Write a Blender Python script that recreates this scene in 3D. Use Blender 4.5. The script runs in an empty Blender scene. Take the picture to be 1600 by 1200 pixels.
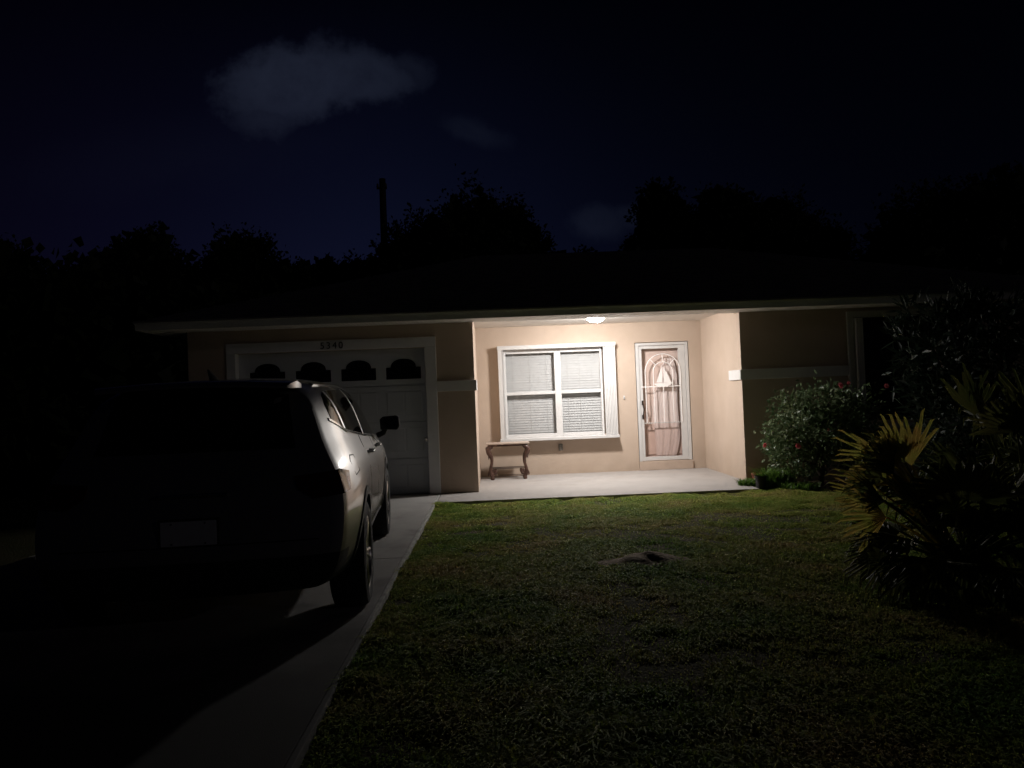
import bpy, bmesh, math, random
import numpy as np
from mathutils import Vector, Matrix
from mathutils.bvhtree import BVHTree
random.seed(7); rng = np.random.default_rng(7)
R = math.radians
C = bpy.context.scene.collection
SC = bpy.context.scene

# ------------------------------------------------------------------ materials
def mat(name, col, rough=.6, metal=0., spec=.5, var=.0, vscale=4., bump=0., bscale=60., col2=None,
        coat=0., trans=0., detail=5., emit=None, stretch=None, coatr=.08, bdist=.004):
    m = bpy.data.materials.new(name); m.use_nodes = True
    nt = m.node_tree; N = nt.nodes; L = nt.links
    b = N['Principled BSDF']
    b.inputs['Roughness'].default_value = rough; b.inputs['Metallic'].default_value = metal
    b.inputs['Specular IOR Level'].default_value = spec
    b.inputs['Coat Weight'].default_value = coat; b.inputs['Coat Roughness'].default_value = coatr
    c = (*col, 1)
    b.inputs['Base Color'].default_value = c
    tc = N.new('ShaderNodeTexCoord'); src = tc.outputs['Object']
    if stretch:
        mp = N.new('ShaderNodeMapping'); mp.inputs['Scale'].default_value = stretch
        L.new(src, mp.inputs['Vector']); src = mp.outputs['Vector']
    colout = None
    if col2 or var:
        n = N.new('ShaderNodeTexNoise'); n.inputs['Scale'].default_value = vscale
        n.inputs['Detail'].default_value = detail; n.inputs['Roughness'].default_value = .6
        L.new(src, n.inputs['Vector'])
        r = N.new('ShaderNodeValToRGB'); r.color_ramp.elements[0].position = .33; r.color_ramp.elements[1].position = .68
        c2 = col2 if col2 else tuple(x*(1-var) for x in col)
        r.color_ramp.elements[0].color = c; r.color_ramp.elements[1].color = (*c2, 1)
        L.new(n.outputs['Fac'], r.inputs['Fac']); L.new(r.outputs['Color'], b.inputs['Base Color']); colout = r.outputs['Color']
    if bump:
        n2 = N.new('ShaderNodeTexNoise'); n2.inputs['Scale'].default_value = bscale; n2.inputs['Detail'].default_value = 4
        L.new(src, n2.inputs['Vector'])
        bp = N.new('ShaderNodeBump'); bp.inputs['Strength'].default_value = bump; bp.inputs['Distance'].default_value = bdist
        L.new(n2.outputs['Fac'], bp.inputs['Height']); L.new(bp.outputs['Normal'], b.inputs['Normal'])
    if emit:
        b.inputs['Emission Color'].default_value = (*emit[0], 1); b.inputs['Emission Strength'].default_value = emit[1]
    if trans:
        t = N.new('ShaderNodeBsdfTranslucent'); mx = N.new('ShaderNodeMixShader'); mx.inputs[0].default_value = trans
        if colout: L.new(colout, t.inputs['Color'])
        else: t.inputs['Color'].default_value = c
        L.new(b.outputs[0], mx.inputs[1]); L.new(t.outputs[0], mx.inputs[2])
        L.new(mx.outputs[0], N['Material Output'].inputs['Surface'])
    return m

M = {}
M['stucco'] = mat('stucco', (.55, .44, .355), .9, spec=.2, col2=(.505, .40, .315), vscale=2.2, bump=.5, bscale=70)
M['stucco_base'] = mat('stucco_base', (.52, .41, .33), .9, spec=.2, var=.12, bump=.5, bscale=70)
M['white'] = mat('white_trim', (.62, .605, .59), .6, spec=.25, var=.06, vscale=9)
M['band'] = mat('band_paint', (.72, .70, .68), .75, var=.08, vscale=6, bump=.3, bscale=70)
M['fascia'] = mat('fascia_paint', (.72, .72, .65), .45, var=.2, vscale=3, stretch=(1, 1, 6))
M['soffit'] = mat('soffit_vinyl', (.70, .67, .62), .6, var=.05)
M['ceil'] = mat('porch_ceiling', (.72, .68, .63), .85, spec=.2, var=.05, bump=.25, bscale=90)
M['gdoor'] = mat('garage_door_paint', (.62, .64, .68), .5, var=.08, vscale=2)
M['gtrim'] = mat('garage_trim_paint', (.76, .75, .76), .55, var=.08, vscale=3)
M['black'] = mat('black_plastic', (.012, .012, .013), .5)
M['glass_dark'] = mat('dark_glass', (.006, .006, .008), .06, spec=.6)
M['glass_tint'] = mat('tinted_glass', (.018, .011, .010), .05, spec=.8)
M['blind'] = mat('blind_vinyl', (.53, .525, .515), .8, spec=.1, var=.05, vscale=12)
M['door'] = mat('entry_door_paint', (.72, .57, .50), .6, var=.08, vscale=3)
M['kick'] = mat('door_lower', (.40, .29, .245), .55, var=.12, vscale=5, stretch=(6, 1, .5))
M['drape'] = mat('drape_cloth', (.84, .74, .70), .9, var=.05, vscale=5, trans=.25, stretch=(5, 1, 1))
M['grille'] = mat('grille_white', (.88, .84, .82), .4)
M['bronze'] = mat('bronze', (.05, .035, .03), .35, metal=.8)
M['brass'] = mat('pale_metal', (.8, .76, .68), .25, metal=.8)
M['conc'] = mat('concrete', (.37, .355, .335), .9, spec=.15, col2=(.31, .295, .28), vscale=3.5, bump=.35, bscale=160, detail=9)
M['slab'] = mat('porch_concrete', (.385, .355, .335), .85, spec=.2, col2=(.335, .31, .29), vscale=2.6, bump=.3, bscale=140, detail=9)
M['edge'] = mat('concrete_edge', (.46, .45, .42), .85, var=.5, vscale=9, bump=.4, bscale=90)
M['soil'] = mat('soil', (.09, .072, .042), .95, spec=.1, col2=(.06, .066, .026), vscale=3, bump=.8, bscale=40, bdist=.02)
M['sand'] = mat('sandy_dirt', (.50, .41, .32), .95, spec=.1, col2=(.30, .23, .17), vscale=9, bump=1., bscale=60, bdist=.01)
M['mulch'] = mat('mulch', (.07, .042, .03), .95, spec=.1, var=.6, vscale=30, bump=1., bscale=50, bdist=.02)
M['shingle'] = mat('roof_shingle', (.24, .23, .225), .9, spec=.2, col2=(.12, .115, .11), vscale=5, bump=.6, bscale=50, stretch=(1, 1, 5), bdist=.01)
M['wood'] = mat('bench_top_wood', (.46, .37, .31), .5, col2=(.38, .29, .23), vscale=6, stretch=(1, 8, 1))
M['legwood'] = mat('carved_dark_wood', (.05, .022, .015), .4, col2=(.10, .05, .035), vscale=18, bump=.5, bscale=40)
M['terra'] = mat('terracotta', (.32, .10, .055), .8, var=.2, vscale=10, bump=.2)
M['rock'] = mat('pale_stone', (.30, .29, .27), .85, var=.3, vscale=9, bump=.6, bscale=30)
M['bark'] = mat('bark', (.09, .065, .045), .95, var=.4, vscale=14, bump=.9, bscale=25, stretch=(1, 1, .3))
M['camellia'] = mat('camellia_leaf', (.10, .165, .075), .36, spec=.4, col2=(.16, .19, .09), vscale=3, trans=.28)
M['petal'] = mat('pink_petal', (.90, .26, .30), .6, trans=.25)
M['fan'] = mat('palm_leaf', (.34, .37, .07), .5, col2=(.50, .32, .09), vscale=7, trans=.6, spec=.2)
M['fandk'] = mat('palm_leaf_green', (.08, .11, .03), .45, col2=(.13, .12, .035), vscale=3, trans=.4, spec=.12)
M['shrub'] = mat('tall_shrub_leaf', (.022, .036, .024), .5, spec=.25, col2=(.04, .06, .036), vscale=2, trans=.2)
M['treeleaf'] = mat('tree_leaf', (.045, .07, .025), .6, col2=(.07, .09, .03), vscale=.7, trans=.2)
M['weed'] = mat('weed_leaf', (.13, .24, .035), .5, col2=(.09, .17, .03), vscale=9, trans=.35)
M['lamp'] = mat('lamp_glass', (.9, .88, .85), .4, emit=((1.0, .975, .955), 540))
M['lampbase'] = mat('lamp_base', (.8, .78, .74), .4)
M['paint'] = mat('car_paint', (.36, .34, .32), .40, metal=.75, coat=.9, var=.04, vscale=2)
M['clad'] = mat('car_cladding', (.02, .02, .021), .6, bump=.2, bscale=200)
M['chrome'] = mat('chrome', (.75, .73, .70), .12, metal=1.)
M['handle'] = mat('handle_metal', (.85, .83, .8), .25, metal=.3)
M['pillar'] = mat('pillar_trim', (.70, .67, .64), .35, metal=.6)
M['seam'] = mat('panel_gap', (.004, .004, .004), .8)
M['tail'] = mat('tail_lamp', (.05, .003, .004), .1, coat=1.)
M['tyre'] = mat('tyre_rubber', (.016, .016, .017), .8, bump=.3, bscale=80)
M['rim'] = mat('alloy', (.42, .40, .38), .28, metal=.9)
M['plate'] = mat('plate_face', (.62, .62, .64), .5, var=.12, vscale=30)
M['ink'] = mat('plate_ink', (.03, .08, .06), .5)
M['pole'] = mat('pole_wood', (.08, .06, .045), .9, var=.3, vscale=5)
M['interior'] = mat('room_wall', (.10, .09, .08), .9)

def grime(m, zmax, k):
    nt = m.node_tree; N = nt.nodes; L = nt.links; b = N['Principled BSDF']; src = b.inputs['Base Color'].links[0].from_socket
    tc = N.new('ShaderNodeTexCoord'); sp = N.new('ShaderNodeSeparateXYZ'); L.new(tc.outputs['Object'], sp.inputs[0])
    n = N.new('ShaderNodeTexNoise'); n.inputs['Scale'].default_value = 5; n.inputs['Detail'].default_value = 7; L.new(tc.outputs['Object'], n.inputs['Vector'])
    mp = N.new('ShaderNodeMapping'); mp.inputs['Scale'].default_value = (4, 4, .8); L.new(tc.outputs['Object'], mp.inputs['Vector'])
    n2 = N.new('ShaderNodeTexNoise'); n2.inputs['Scale'].default_value = 1; n2.inputs['Detail'].default_value = 5; L.new(mp.outputs[0], n2.inputs['Vector'])
    a = N.new('ShaderNodeMapRange'); a.inputs[1].default_value = zmax; a.inputs[2].default_value = 0; L.new(sp.outputs[2], a.inputs[0])
    c = N.new('ShaderNodeMath'); c.operation = 'MULTIPLY'; L.new(a.outputs[0], c.inputs[0]); L.new(n.outputs['Fac'], c.inputs[1])
    d = N.new('ShaderNodeMapRange'); d.inputs[1].default_value = .45; d.inputs[2].default_value = .8; d.inputs[4].default_value = .12; L.new(n2.outputs['Fac'], d.inputs[0])
    e = N.new('ShaderNodeMath'); e.operation = 'ADD'; e.use_clamp = True; L.new(c.outputs[0], e.inputs[0]); L.new(d.outputs[0], e.inputs[1])
    g = N.new('ShaderNodeMath'); g.operation = 'MULTIPLY'; g.inputs[1].default_value = k; L.new(e.outputs[0], g.inputs[0])
    mx = N.new('ShaderNodeMix'); mx.data_type = 'RGBA'; L.new(g.outputs[0], mx.inputs[0]); L.new(src, mx.inputs[6]); mx.inputs[7].default_value = (.30, .22, .15, 1)
    L.new(mx.outputs[2], b.inputs['Base Color'])
grime(M['stucco'], .5, .55)
def stains(m, col, sc, lo, hi, k):
    nt = m.node_tree; N = nt.nodes; L = nt.links; b = N['Principled BSDF']; src = b.inputs['Base Color'].links[0].from_socket
    tc = N.new('ShaderNodeTexCoord'); n = N.new('ShaderNodeTexNoise'); n.inputs['Scale'].default_value = sc; n.inputs['Detail'].default_value = 8; n.inputs['Distortion'].default_value = .6; L.new(tc.outputs['Object'], n.inputs['Vector'])
    a = N.new('ShaderNodeMapRange'); a.inputs[1].default_value = lo; a.inputs[2].default_value = hi; a.inputs[4].default_value = k; L.new(n.outputs['Fac'], a.inputs[0])
    mx = N.new('ShaderNodeMix'); mx.data_type = 'RGBA'; L.new(a.outputs[0], mx.inputs[0]); L.new(src, mx.inputs[6]); mx.inputs[7].default_value = (*col, 1)
    L.new(mx.outputs[2], b.inputs['Base Color'])
stains(M['conc'], (.16, .15, .14), 1.7, .55, .70, .6)
def light_falloff(m, col, y0, y1, k):    # painted light falloff: concrete darkens towards the street end, with a ragged edge
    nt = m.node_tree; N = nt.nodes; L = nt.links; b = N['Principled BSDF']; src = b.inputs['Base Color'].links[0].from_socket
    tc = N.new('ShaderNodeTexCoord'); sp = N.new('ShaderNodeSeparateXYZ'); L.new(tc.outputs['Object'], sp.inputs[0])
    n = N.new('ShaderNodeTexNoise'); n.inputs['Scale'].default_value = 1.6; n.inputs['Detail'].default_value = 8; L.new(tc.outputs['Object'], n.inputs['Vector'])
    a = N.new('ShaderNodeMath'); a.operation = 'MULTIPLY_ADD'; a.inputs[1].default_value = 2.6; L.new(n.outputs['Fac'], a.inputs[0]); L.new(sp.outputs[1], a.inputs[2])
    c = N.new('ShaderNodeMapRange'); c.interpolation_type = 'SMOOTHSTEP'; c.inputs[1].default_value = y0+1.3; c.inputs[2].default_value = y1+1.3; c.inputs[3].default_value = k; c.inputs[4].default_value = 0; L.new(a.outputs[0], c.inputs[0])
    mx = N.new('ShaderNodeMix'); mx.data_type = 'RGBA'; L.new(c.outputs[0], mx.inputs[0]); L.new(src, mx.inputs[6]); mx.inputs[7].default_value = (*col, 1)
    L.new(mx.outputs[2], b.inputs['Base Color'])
light_falloff(M['conc'], (.10, .098, .094), 3.3, 5.6, .95); light_falloff(M['edge'], (.12, .117, .11), 3.3, 5.6, .95)
stains(M['slab'], (.30, .27, .24), 2.3, .56, .72, .45)

# grass: colour varies by patch and by blade
def grass_mat():
    m = bpy.data.materials.new('grass_blade'); m.use_nodes = True
    nt = m.node_tree; N = nt.nodes; L = nt.links; b = N['Principled BSDF']
    b.inputs['Roughness'].default_value = .7; b.inputs['Specular IOR Level'].default_value = .2
    tc = N.new('ShaderNodeTexCoord'); n = N.new('ShaderNodeTexNoise'); n.inputs['Scale'].default_value = 1.1; n.inputs['Detail'].default_value = 6
    L.new(tc.outputs['Object'], n.inputs['Vector'])
    at = N.new('ShaderNodeAttribute'); at.attribute_name = 'rnd'
    mm = N.new('ShaderNodeMath'); mm.operation = 'MULTIPLY_ADD'; mm.inputs[1].default_value = .42; L.new(at.outputs['Fac'], mm.inputs[0])
    m2 = N.new('ShaderNodeMath'); m2.operation = 'MULTIPLY_ADD'; m2.inputs[1].default_value = 2.1; m2.inputs[2].default_value = -.78
    L.new(n.outputs['Fac'], m2.inputs[0]); L.new(m2.outputs[0], mm.inputs[2])
    r = N.new('ShaderNodeValToRGB'); e = r.color_ramp.elements
    e[0].position = .1; e[0].color = (.15, .27, .040, 1); e[1].position = .95; e[1].color = (.44, .33, .14, 1)
    k = e.new(.5); k.color = (.33, .375, .075, 1)
    L.new(mm.outputs[0], r.inputs['Fac']); L.new(r.outputs['Color'], b.inputs['Base Color'])
    t = N.new('ShaderNodeBsdfTranslucent'); mx = N.new('ShaderNodeMixShader'); mx.inputs[0].default_value = .5
    L.new(r.outputs['Color'], t.inputs['Color']); L.new(b.outputs[0], mx.inputs[1]); L.new(t.outputs[0], mx.inputs[2])
    L.new(mx.outputs[0], N['Material Output'].inputs['Surface'])
    return m
M['grass'] = grass_mat()

# clear glass pane that lets light through cheaply
def pane_mat(name, tint, refl):
    m = bpy.data.materials.new(name); m.use_nodes = True
    nt = m.node_tree; N = nt.nodes; L = nt.links; N.remove(N['Principled BSDF'])
    t = N.new('ShaderNodeBsdfTransparent'); t.inputs['Color'].default_value = (*tint, 1)
    g = N.new('ShaderNodeBsdfGlossy'); g.inputs['Roughness'].default_value = .06
    g.inputs['Color'].default_value = (.9, .9, .9, 1)
    f = N.new('ShaderNodeFresnel'); f.inputs['IOR'].default_value = refl
    mx = N.new('ShaderNodeMixShader'); L.new(f.outputs[0], mx.inputs[0]); L.new(t.outputs[0], mx.inputs[1]); L.new(g.outputs[0], mx.inputs[2])
    L.new(mx.outputs[0], N['Material Output'].inputs['Surface'])
    return m
M['pane'] = pane_mat('window_pane', (.98, .98, .98), 1.2)
M['screen'] = pane_mat('insect_screen', (.985, .98, .98), 1.05)

# ------------------------------------------------------------------ mesh helpers
class MB:
    def __init__(s): s.v = []; s.f = []
    def add(s, vs, fs):
        o = len(s.v); s.v += [tuple(p) for p in vs]; s.f += [tuple(i+o for i in f) for f in fs]; return s
    def box(s, x0, x1, y0, y1, z0, z1):
        vs = [(x, y, z) for x in (x0, x1) for y in (y0, y1) for z in (z0, z1)]
        return s.add(vs, [(0, 1, 3, 2), (4, 6, 7, 5), (0, 4, 5, 1), (2, 3, 7, 6), (0, 2, 6, 4), (1, 5, 7, 3)])
    def tube(s, pts, rad, n=10, cap=True, flat=1.):
        pts = [Vector(p) for p in pts]; rs = rad if hasattr(rad, '__len__') else [rad]*len(pts)
        prev = None; vs = []; fs = []
        for i, p in enumerate(pts):
            d = (pts[min(i+1, len(pts)-1)] - pts[max(i-1, 0)]).normalized()
            if prev is None:
                a = Vector((0, 0, 1)) if abs(d.z) < .9 else Vector((1, 0, 0))
                u = d.cross(a).normalized()
            else:
                u = (prev - d*prev.dot(d)).normalized()
            prev = u; w = d.cross(u)
            for k in range(n):
                t = 2*math.pi*k/n
                vs.append(p + u*math.cos(t)*rs[i] + w*math.sin(t)*rs[i]*flat)
        for i in range(len(pts)-1):
            for k in range(n):
                fs.append((i*n+k, i*n+(k+1) % n, (i+1)*n+(k+1) % n, (i+1)*n+k))
        if cap: fs += [tuple(range(n))[::-1], tuple((len(pts)-1)*n+k for k in range(n))]
        return s.add(vs, fs)
    def lathe(s, prof, c=(0, 0, 0), axis='z', n=32):
        vs = []; fs = []
        for r, h in prof:
            for k in range(n):
                t = 2*math.pi*k/n; a, b = r*math.cos(t), r*math.sin(t)
                p = (a, b, h) if axis == 'z' else ((h, a, b) if axis == 'x' else (b, h, a))
                vs.append((c[0]+p[0], c[1]+p[1], c[2]+p[2]))
        for i in range(len(prof)-1):
            for k in range(n): fs.append((i*n+k, i*n+(k+1) % n, (i+1)*n+(k+1) % n, (i+1)*n+k))
        if prof[0][0] > 1e-6: fs.append(tuple(range(n))[::-1])
        if prof[-1][0] > 1e-6: fs.append(tuple((len(prof)-1)*n+k for k in range(n)))
        return s.add(vs, fs)
    def prism(s, poly, y0, y1):   # polygon in xz extruded in y
        n = len(poly); vs = [(x, y0, z) for x, z in poly]+[(x, y1, z) for x, z in poly]
        fs = [tuple(range(n)), tuple(range(n, 2*n))[::-1]]+[(i, i+n, (i+1) % n+n, (i+1) % n) for i in range(n)]
        return s.add(vs, fs)
    def build(s, name, m, parent=None, smooth=False, bevel=0, loc=None):
        me = bpy.data.meshes.new(name); me.from_pydata(s.v, [], s.f); me.update()
        if bevel or smooth:
            bm = bmesh.new(); bm.from_mesh(me)
            bmesh.ops.remove_doubles(bm, verts=bm.verts, dist=1e-5)
            bmesh.ops.recalc_face_normals(bm, faces=bm.faces)
            bm.to_mesh(me); bm.free()
        else:
            bm = bmesh.new(); bm.from_mesh(me); bmesh.ops.recalc_face_normals(bm, faces=bm.faces); bm.to_mesh(me); bm.free()
        o = bpy.data.objects.new(name, me); C.objects.link(o); me.materials.append(m)
        if smooth:
            for p in me.polygons: p.use_smooth = True
            me.set_sharp_from_angle(angle=R(40))
        if bevel:
            b = o.modifiers.new('bevel', 'BEVEL'); b.width = bevel; b.segments = 2; b.limit_method = 'ANGLE'
        if parent: o.parent = parent
        if loc: o.location = loc
        return o
def npmesh(name, V, F, m, parent=None, attr=None, smooth=False):
    me = bpy.data.meshes.new(name); F = np.asarray(F, np.int32); k = F.shape[1]
    me.vertices.add(len(V)); me.vertices.foreach_set('co', np.asarray(V, np.float32).ravel())
    me.loops.add(F.size); me.loops.foreach_set('vertex_index', F.ravel())
    me.polygons.add(len(F)); me.polygons.foreach_set('loop_start', np.arange(0, F.size, k, dtype=np.int32))
    me.update(calc_edges=True); me.validate()
    if attr is not None:
        a = me.attributes.new('rnd', 'FLOAT', 'POINT'); a.data.foreach_set('value', attr.astype(np.float32))
    if smooth: me.polygons.foreach_set('use_smooth', np.ones(len(F), bool))
    me.materials.append(m)
    o = bpy.data.objects.new(name, me); C.objects.link(o)
    if parent: o.parent = parent
    return o
def tag(o, label, cat=None, group=None, kind=None):
    o['label'] = label
    if cat: o['category'] = cat
    if group: o['group'] = group
    if kind: o['kind'] = kind
    return o
def thing(name, label, cat, loc=(0, 0, 0), rz=0, group=None):
    o = bpy.data.objects.new(name, None); C.objects.link(o); o.location = loc; o.rotation_euler = (0, 0, rz)
    o.empty_display_size = .1
    return tag(o, label, cat, group)
def struct(o): o['kind'] = 'structure'; return o

# ------------------------------------------------------------------ setting
XD = -.80
g = MB(); g.box(-400, 400, -200, 600, -.3, -.045); struct(g.build('ground', M['soil']))
# driveway: slabs with control joints
d = MB()
ys = [1.9, 6.65, 11.26]; ya_ = [-6, -1, 1.9]
for a, b in zip(ys, ys[1:]): d.box(-4.5, XD-.035, a+.004, b-.004, -.12, 0)
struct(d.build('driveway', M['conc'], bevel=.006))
d = MB()
for a, b in zip(ya_, ya_[1:]): d.box(-4.5, XD-.035, a+.004, b-.004, -.12, -.003)
M['conc_dimmed'] = mat('dimmed_concrete', (.12, .118, .115), .95, spec=.1, col2=(.09, .088, .085), vscale=2.5, bump=.6, bscale=120, detail=9)  # darkened concrete: carries the painted light falloff on towards the street
struct(d.build('driveway_apron', M['conc_dimmed'], bevel=.006))
e = MB()
for a, b in zip([-6, -1]+ys, [-1]+ys): e.box(XD-.031, XD, a+.004, min(b, 11.02)-.004, -.12, .004)
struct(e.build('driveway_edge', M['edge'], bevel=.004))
s = MB(); s.box(XD+.012, 3.50, 10.113, 11.026, -.12, .0); s.box(-.2525, 3.63, 11.026, 13.1, -.12, .0); struct(s.build('porch_floor', M['slab']))

# ------------------------------------------------------------------ house
XL, XG, XW, XE = -4.33, -.2525, 3.631, 8.6
YF, YB = 11.03, 13.10
H = thing('house', 'single storey peach stucco house with lit porch, white garage door and dark shingle roof', 'house', (0, YF, 0))
def hb(mb, name, m, parent=None, bevel=0, smooth=False):
    # build with the house's empty at (0,YF,0): shift vertices so that the numbers stay world numbers
    root = parent or H
    mb.v = [(x, y-YF, z) for x, y, z in mb.v]
    return mb.build(name, m, root, smooth=smooth, bevel=bevel)
GI0, GI1, GIT = -3.655, -.952, 2.118
w = MB()
w.box(XL, GI0-.0, YF, YF+.2, -.1, 2.452); w.box(GI1, XG, YF, YF+.2, -.1, 2.452); w.box(GI0, GI1, YF, YF+.2, GIT, 2.452)
w.box(XG-.2, XG, YF+.2, YB, -.1, 2.545)
w.box(XL, XL+.2, YF+.2, 19.3, -.1, 2.452)
w.box(XL+.2, XE, 19.1, 19.3, -.1, 2.452)
w.box(XE-.2, XE, YF, 19.1, -.1, 2.452)
hb(w, 'wall', M['stucco'])
# porch back wall with openings for window and door
WX0, WX1, WZ0, WZ1 = .20, 1.92, .66, 2.12
DX0, DX1, DZ1 = 2.475, 3.405, 2.20
w = MB()
w.box(XG, WX0, YB, YB+.2, -.1, 2.549); w.box(WX1, DX0, YB, YB+.2, -.1, 2.549); w.box(DX1, XW, YB, YB+.2, -.1, 2.549)
w.box(WX0, WX1, YB, YB+.2, -.1, WZ0); w.box(WX0, WX1, YB, YB+.2, WZ1, 2.549); w.box(DX0, DX1, YB, YB+.2, DZ1, 2.549)
w.box(DX0, DX1, YB+.001, YB+.2, -.1, .02)
hb(w, 'porch_wall', M['stucco'])
# right wing
VX0, VX1, VZ0, VZ1 = 5.30, 6.72, .80, 2.31
w = MB()
w.box(XW, XW+.2, YF+.2, YB, -.1, 2.549)
w.box(XW, VX0, YF, YF+.2, -.1, 2.452); w.box(VX1, XE-.2, YF, YF+.2, -.1, 2.452)
w.box(VX0, VX1, YF, YF+.2, -.1, VZ0); w.box(VX0, VX1, YF, YF+.2, VZ1, 2.452)
hb(w, 'wing_wall', M['stucco'])
# painted band
b = MB()
BZ0, BZ1 = 1.468, 1.617
b.box(-.792, XG+.028, YF-.03, YF, BZ0, BZ1); b.box(XG, XG+.028, YF, YF+.5, BZ0, BZ1)
hb(b, 'wall_band', M['band'], bevel=.004); b = MB()
b.box(XL-.03, -3.785, YF-.03, YF, BZ0, BZ1)
hb(b, 'wall_band', M['band'], bevel=.004); b = MB()
b.box(XW-.028, 5.20, YF-.03, YF, BZ0, BZ1); b.box(XW-.028, XW, YF, YF+.52, BZ0, BZ1)
hb(b, 'wall_band', M['band'], bevel=.004)
# garage trim
t = MB()
t.box(-.955, -.792, YF-.028, YF+.13, 0.0, 2.118); t.box(-3.785, -3.652, YF-.028, YF+.13, 0.0, 2.118)
t.box(-3.785, -.792, YF-.028, YF+.13, 2.1185, 2.263)
hb(t, 'garage_trim', M['gtrim'], bevel=.006)
# garage door: slab with pressed panels
gd = MB(); YG = YF+.115
gd.box(-3.652, -.955, YG+.012, YG+.05, 0.005, 2.118)
rows = [(.0, .52), (.525, 1.05), (1.055, 1.58), (1.585, 2.115)]
for z0, z1 in rows: gd.box(-3.648, -.959, YG, YG+.010, z0+.006, z1-.004)
GD = hb(gd, 'garage_door', M['gdoor'], bevel=.003)
pp = MB()
xw = [(-3.491, -2.990), (-2.833, -2.331), (-2.179, -1.680), (-1.531, -1.031)]
for z0, z1 in rows[:3]:
    for x0, x1 in xw:
        for dx in (0, .262):
            pp = MB(); pp.box(x0+dx, x0+dx+.238, YG-.007, YG+.003, z0+.10, z1-.09)
            hb(pp, 'door_panel', M['gdoor'], GD, bevel=.012)
for x0, x1 in xw:
    zc0, zc1, zt = 1.672, 1.845, 1.968
    cx = (x0+x1)/2; r = .182
    pts = [(x0, zc0), (x1, zc0), (x1, zc1), (cx+r, zc1)]
    for k in range(1, 16):
        a = math.pi*k/16; pts.append((cx+r*math.cos(a), zc1+(zt-zc1)*math.sin(a)**.85))
    pts += [(cx-r, zc1), (x0, zc1)]
    m_ = MB(); m_.prism(pts, YG-.006, YG+.004)
    o = hb(m_, 'window_pane', M['glass_dark'], GD); 
k = MB(); k.lathe([(0, -.035), (.022, -.033), (.026, -.02), (.014, -.008), (.03, 0)], (-.985, YG-.002, .78), 'y', 20)
hb(k, 'door_knob', M['brass'], GD, smooth=True)
# house number
for i, ch in enumerate('5340'):
    cu = bpy.data.curves.new('digit', 'FONT'); cu.body = ch; cu.size = .135; cu.extrude = .006; cu.align_x = 'CENTER'
    ob = bpy.data.objects.new('tmp', cu); C.objects.link(ob)
    bpy.context.view_layer.update()
    me = bpy.data.meshes.new_from_object(ob.evaluated_get(bpy.context.evaluated_depsgraph_get()))
    C.objects.unlink(ob); bpy.data.objects.remove(ob)
    o = bpy.data.objects.new('number_digit', me); C.objects.link(o); me.materials.clear(); me.materials.append(M['black'])
    o.parent = H; o.location = (-2.41+.088*i, -.036, 2.143); o.rotation_euler = (R(90), 0, 0)

# soffit, ceiling, fascia
YE = 10.534; XR0, XR1 = -4.84, 9.1
s = MB()
s.box(XR0+.03, XR1-.03, YE+.026, YF+.12, 2.456, 2.466)
s.box(XR0+.03, XL, YF+.12, 19.7, 2.456, 2.466); s.box(XE, XR1-.03, YF+.12, 19.7, 2.456, 2.466)
for i in range(230):   # vented soffit ribs
    x = XR0+.06+i*.06
    s.box(x, x+.012, YE+.03, YF-.002, 2.452, 2.4575)
hb(s, 'soffit', M['soffit'])
s = MB(); s.box(XG, XW, YF+.12, YB, 2.549, 2.565); s.box(XG, XW, YF+.10, YF+.12, 2.466, 2.57); hb(s, 'porch_ceiling', M['ceil'])
f = MB()
f.box(XR0, XR1, YE, YE+.024, 2.452, 2.560); f.box(XR0, XR0+.024, YE+.024, 19.7, 2.452, 2.560); f.box(XR1-.024, XR1, YE+.024, 19.7, 2.452, 2.560)
f.box(XR0-.012, XR1+.012, YE-.014, YE-.001, 2.538, 2.566)
hb(f, 'fascia', M['fascia'], bevel=.003)
# hip roof with ragged shingle courses
rf = MB(); zE = 2.562; sl = .345; YM = 15.15; zR = zE+sl*(YM-YE)
def rp(x, y): return (x, y, zE+sl*min(y-YE+.03, x-XR0+.03, XR1+.03-x, 19.8-y))
nc = 34
for kside in range(4):
    for i in range(nc):
        t0 = i/nc; t1 = (i+1)/nc; run = (YM-YE+.03)
        a0, a1 = t0*run, t1*run; lift = .012
        def pt(s_, a):
            x0_, x1_ = XR0-.03+a, XR1+.03-a; y0_, y1_ = YE-.03+a, 19.8-a
            return [((x0_, y0_), (x1_, y0_)), ((x1_, y0_), (x1_, y1_)), ((x1_, y1_), (x0_, y1_)), ((x0_, y1_), (x0_, y0_))][s_]
        (p0, p1), (q0, q1) = pt(kside, a0), pt(kside, a1)
        z0 = zE+sl*a0+lift; z1 = zE+sl*a1
        if i == nc-1: z1 += lift
        rf.add([(*p0, z0), (*p1, z0), (*q1, z1), (*q0, z1), (*p0, z0-lift-.006), (*p1, z0-lift-.006)], [(0, 1, 2, 3), (4, 5, 1, 0)])
hb(rf, 'roof', M['shingle'])

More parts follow.
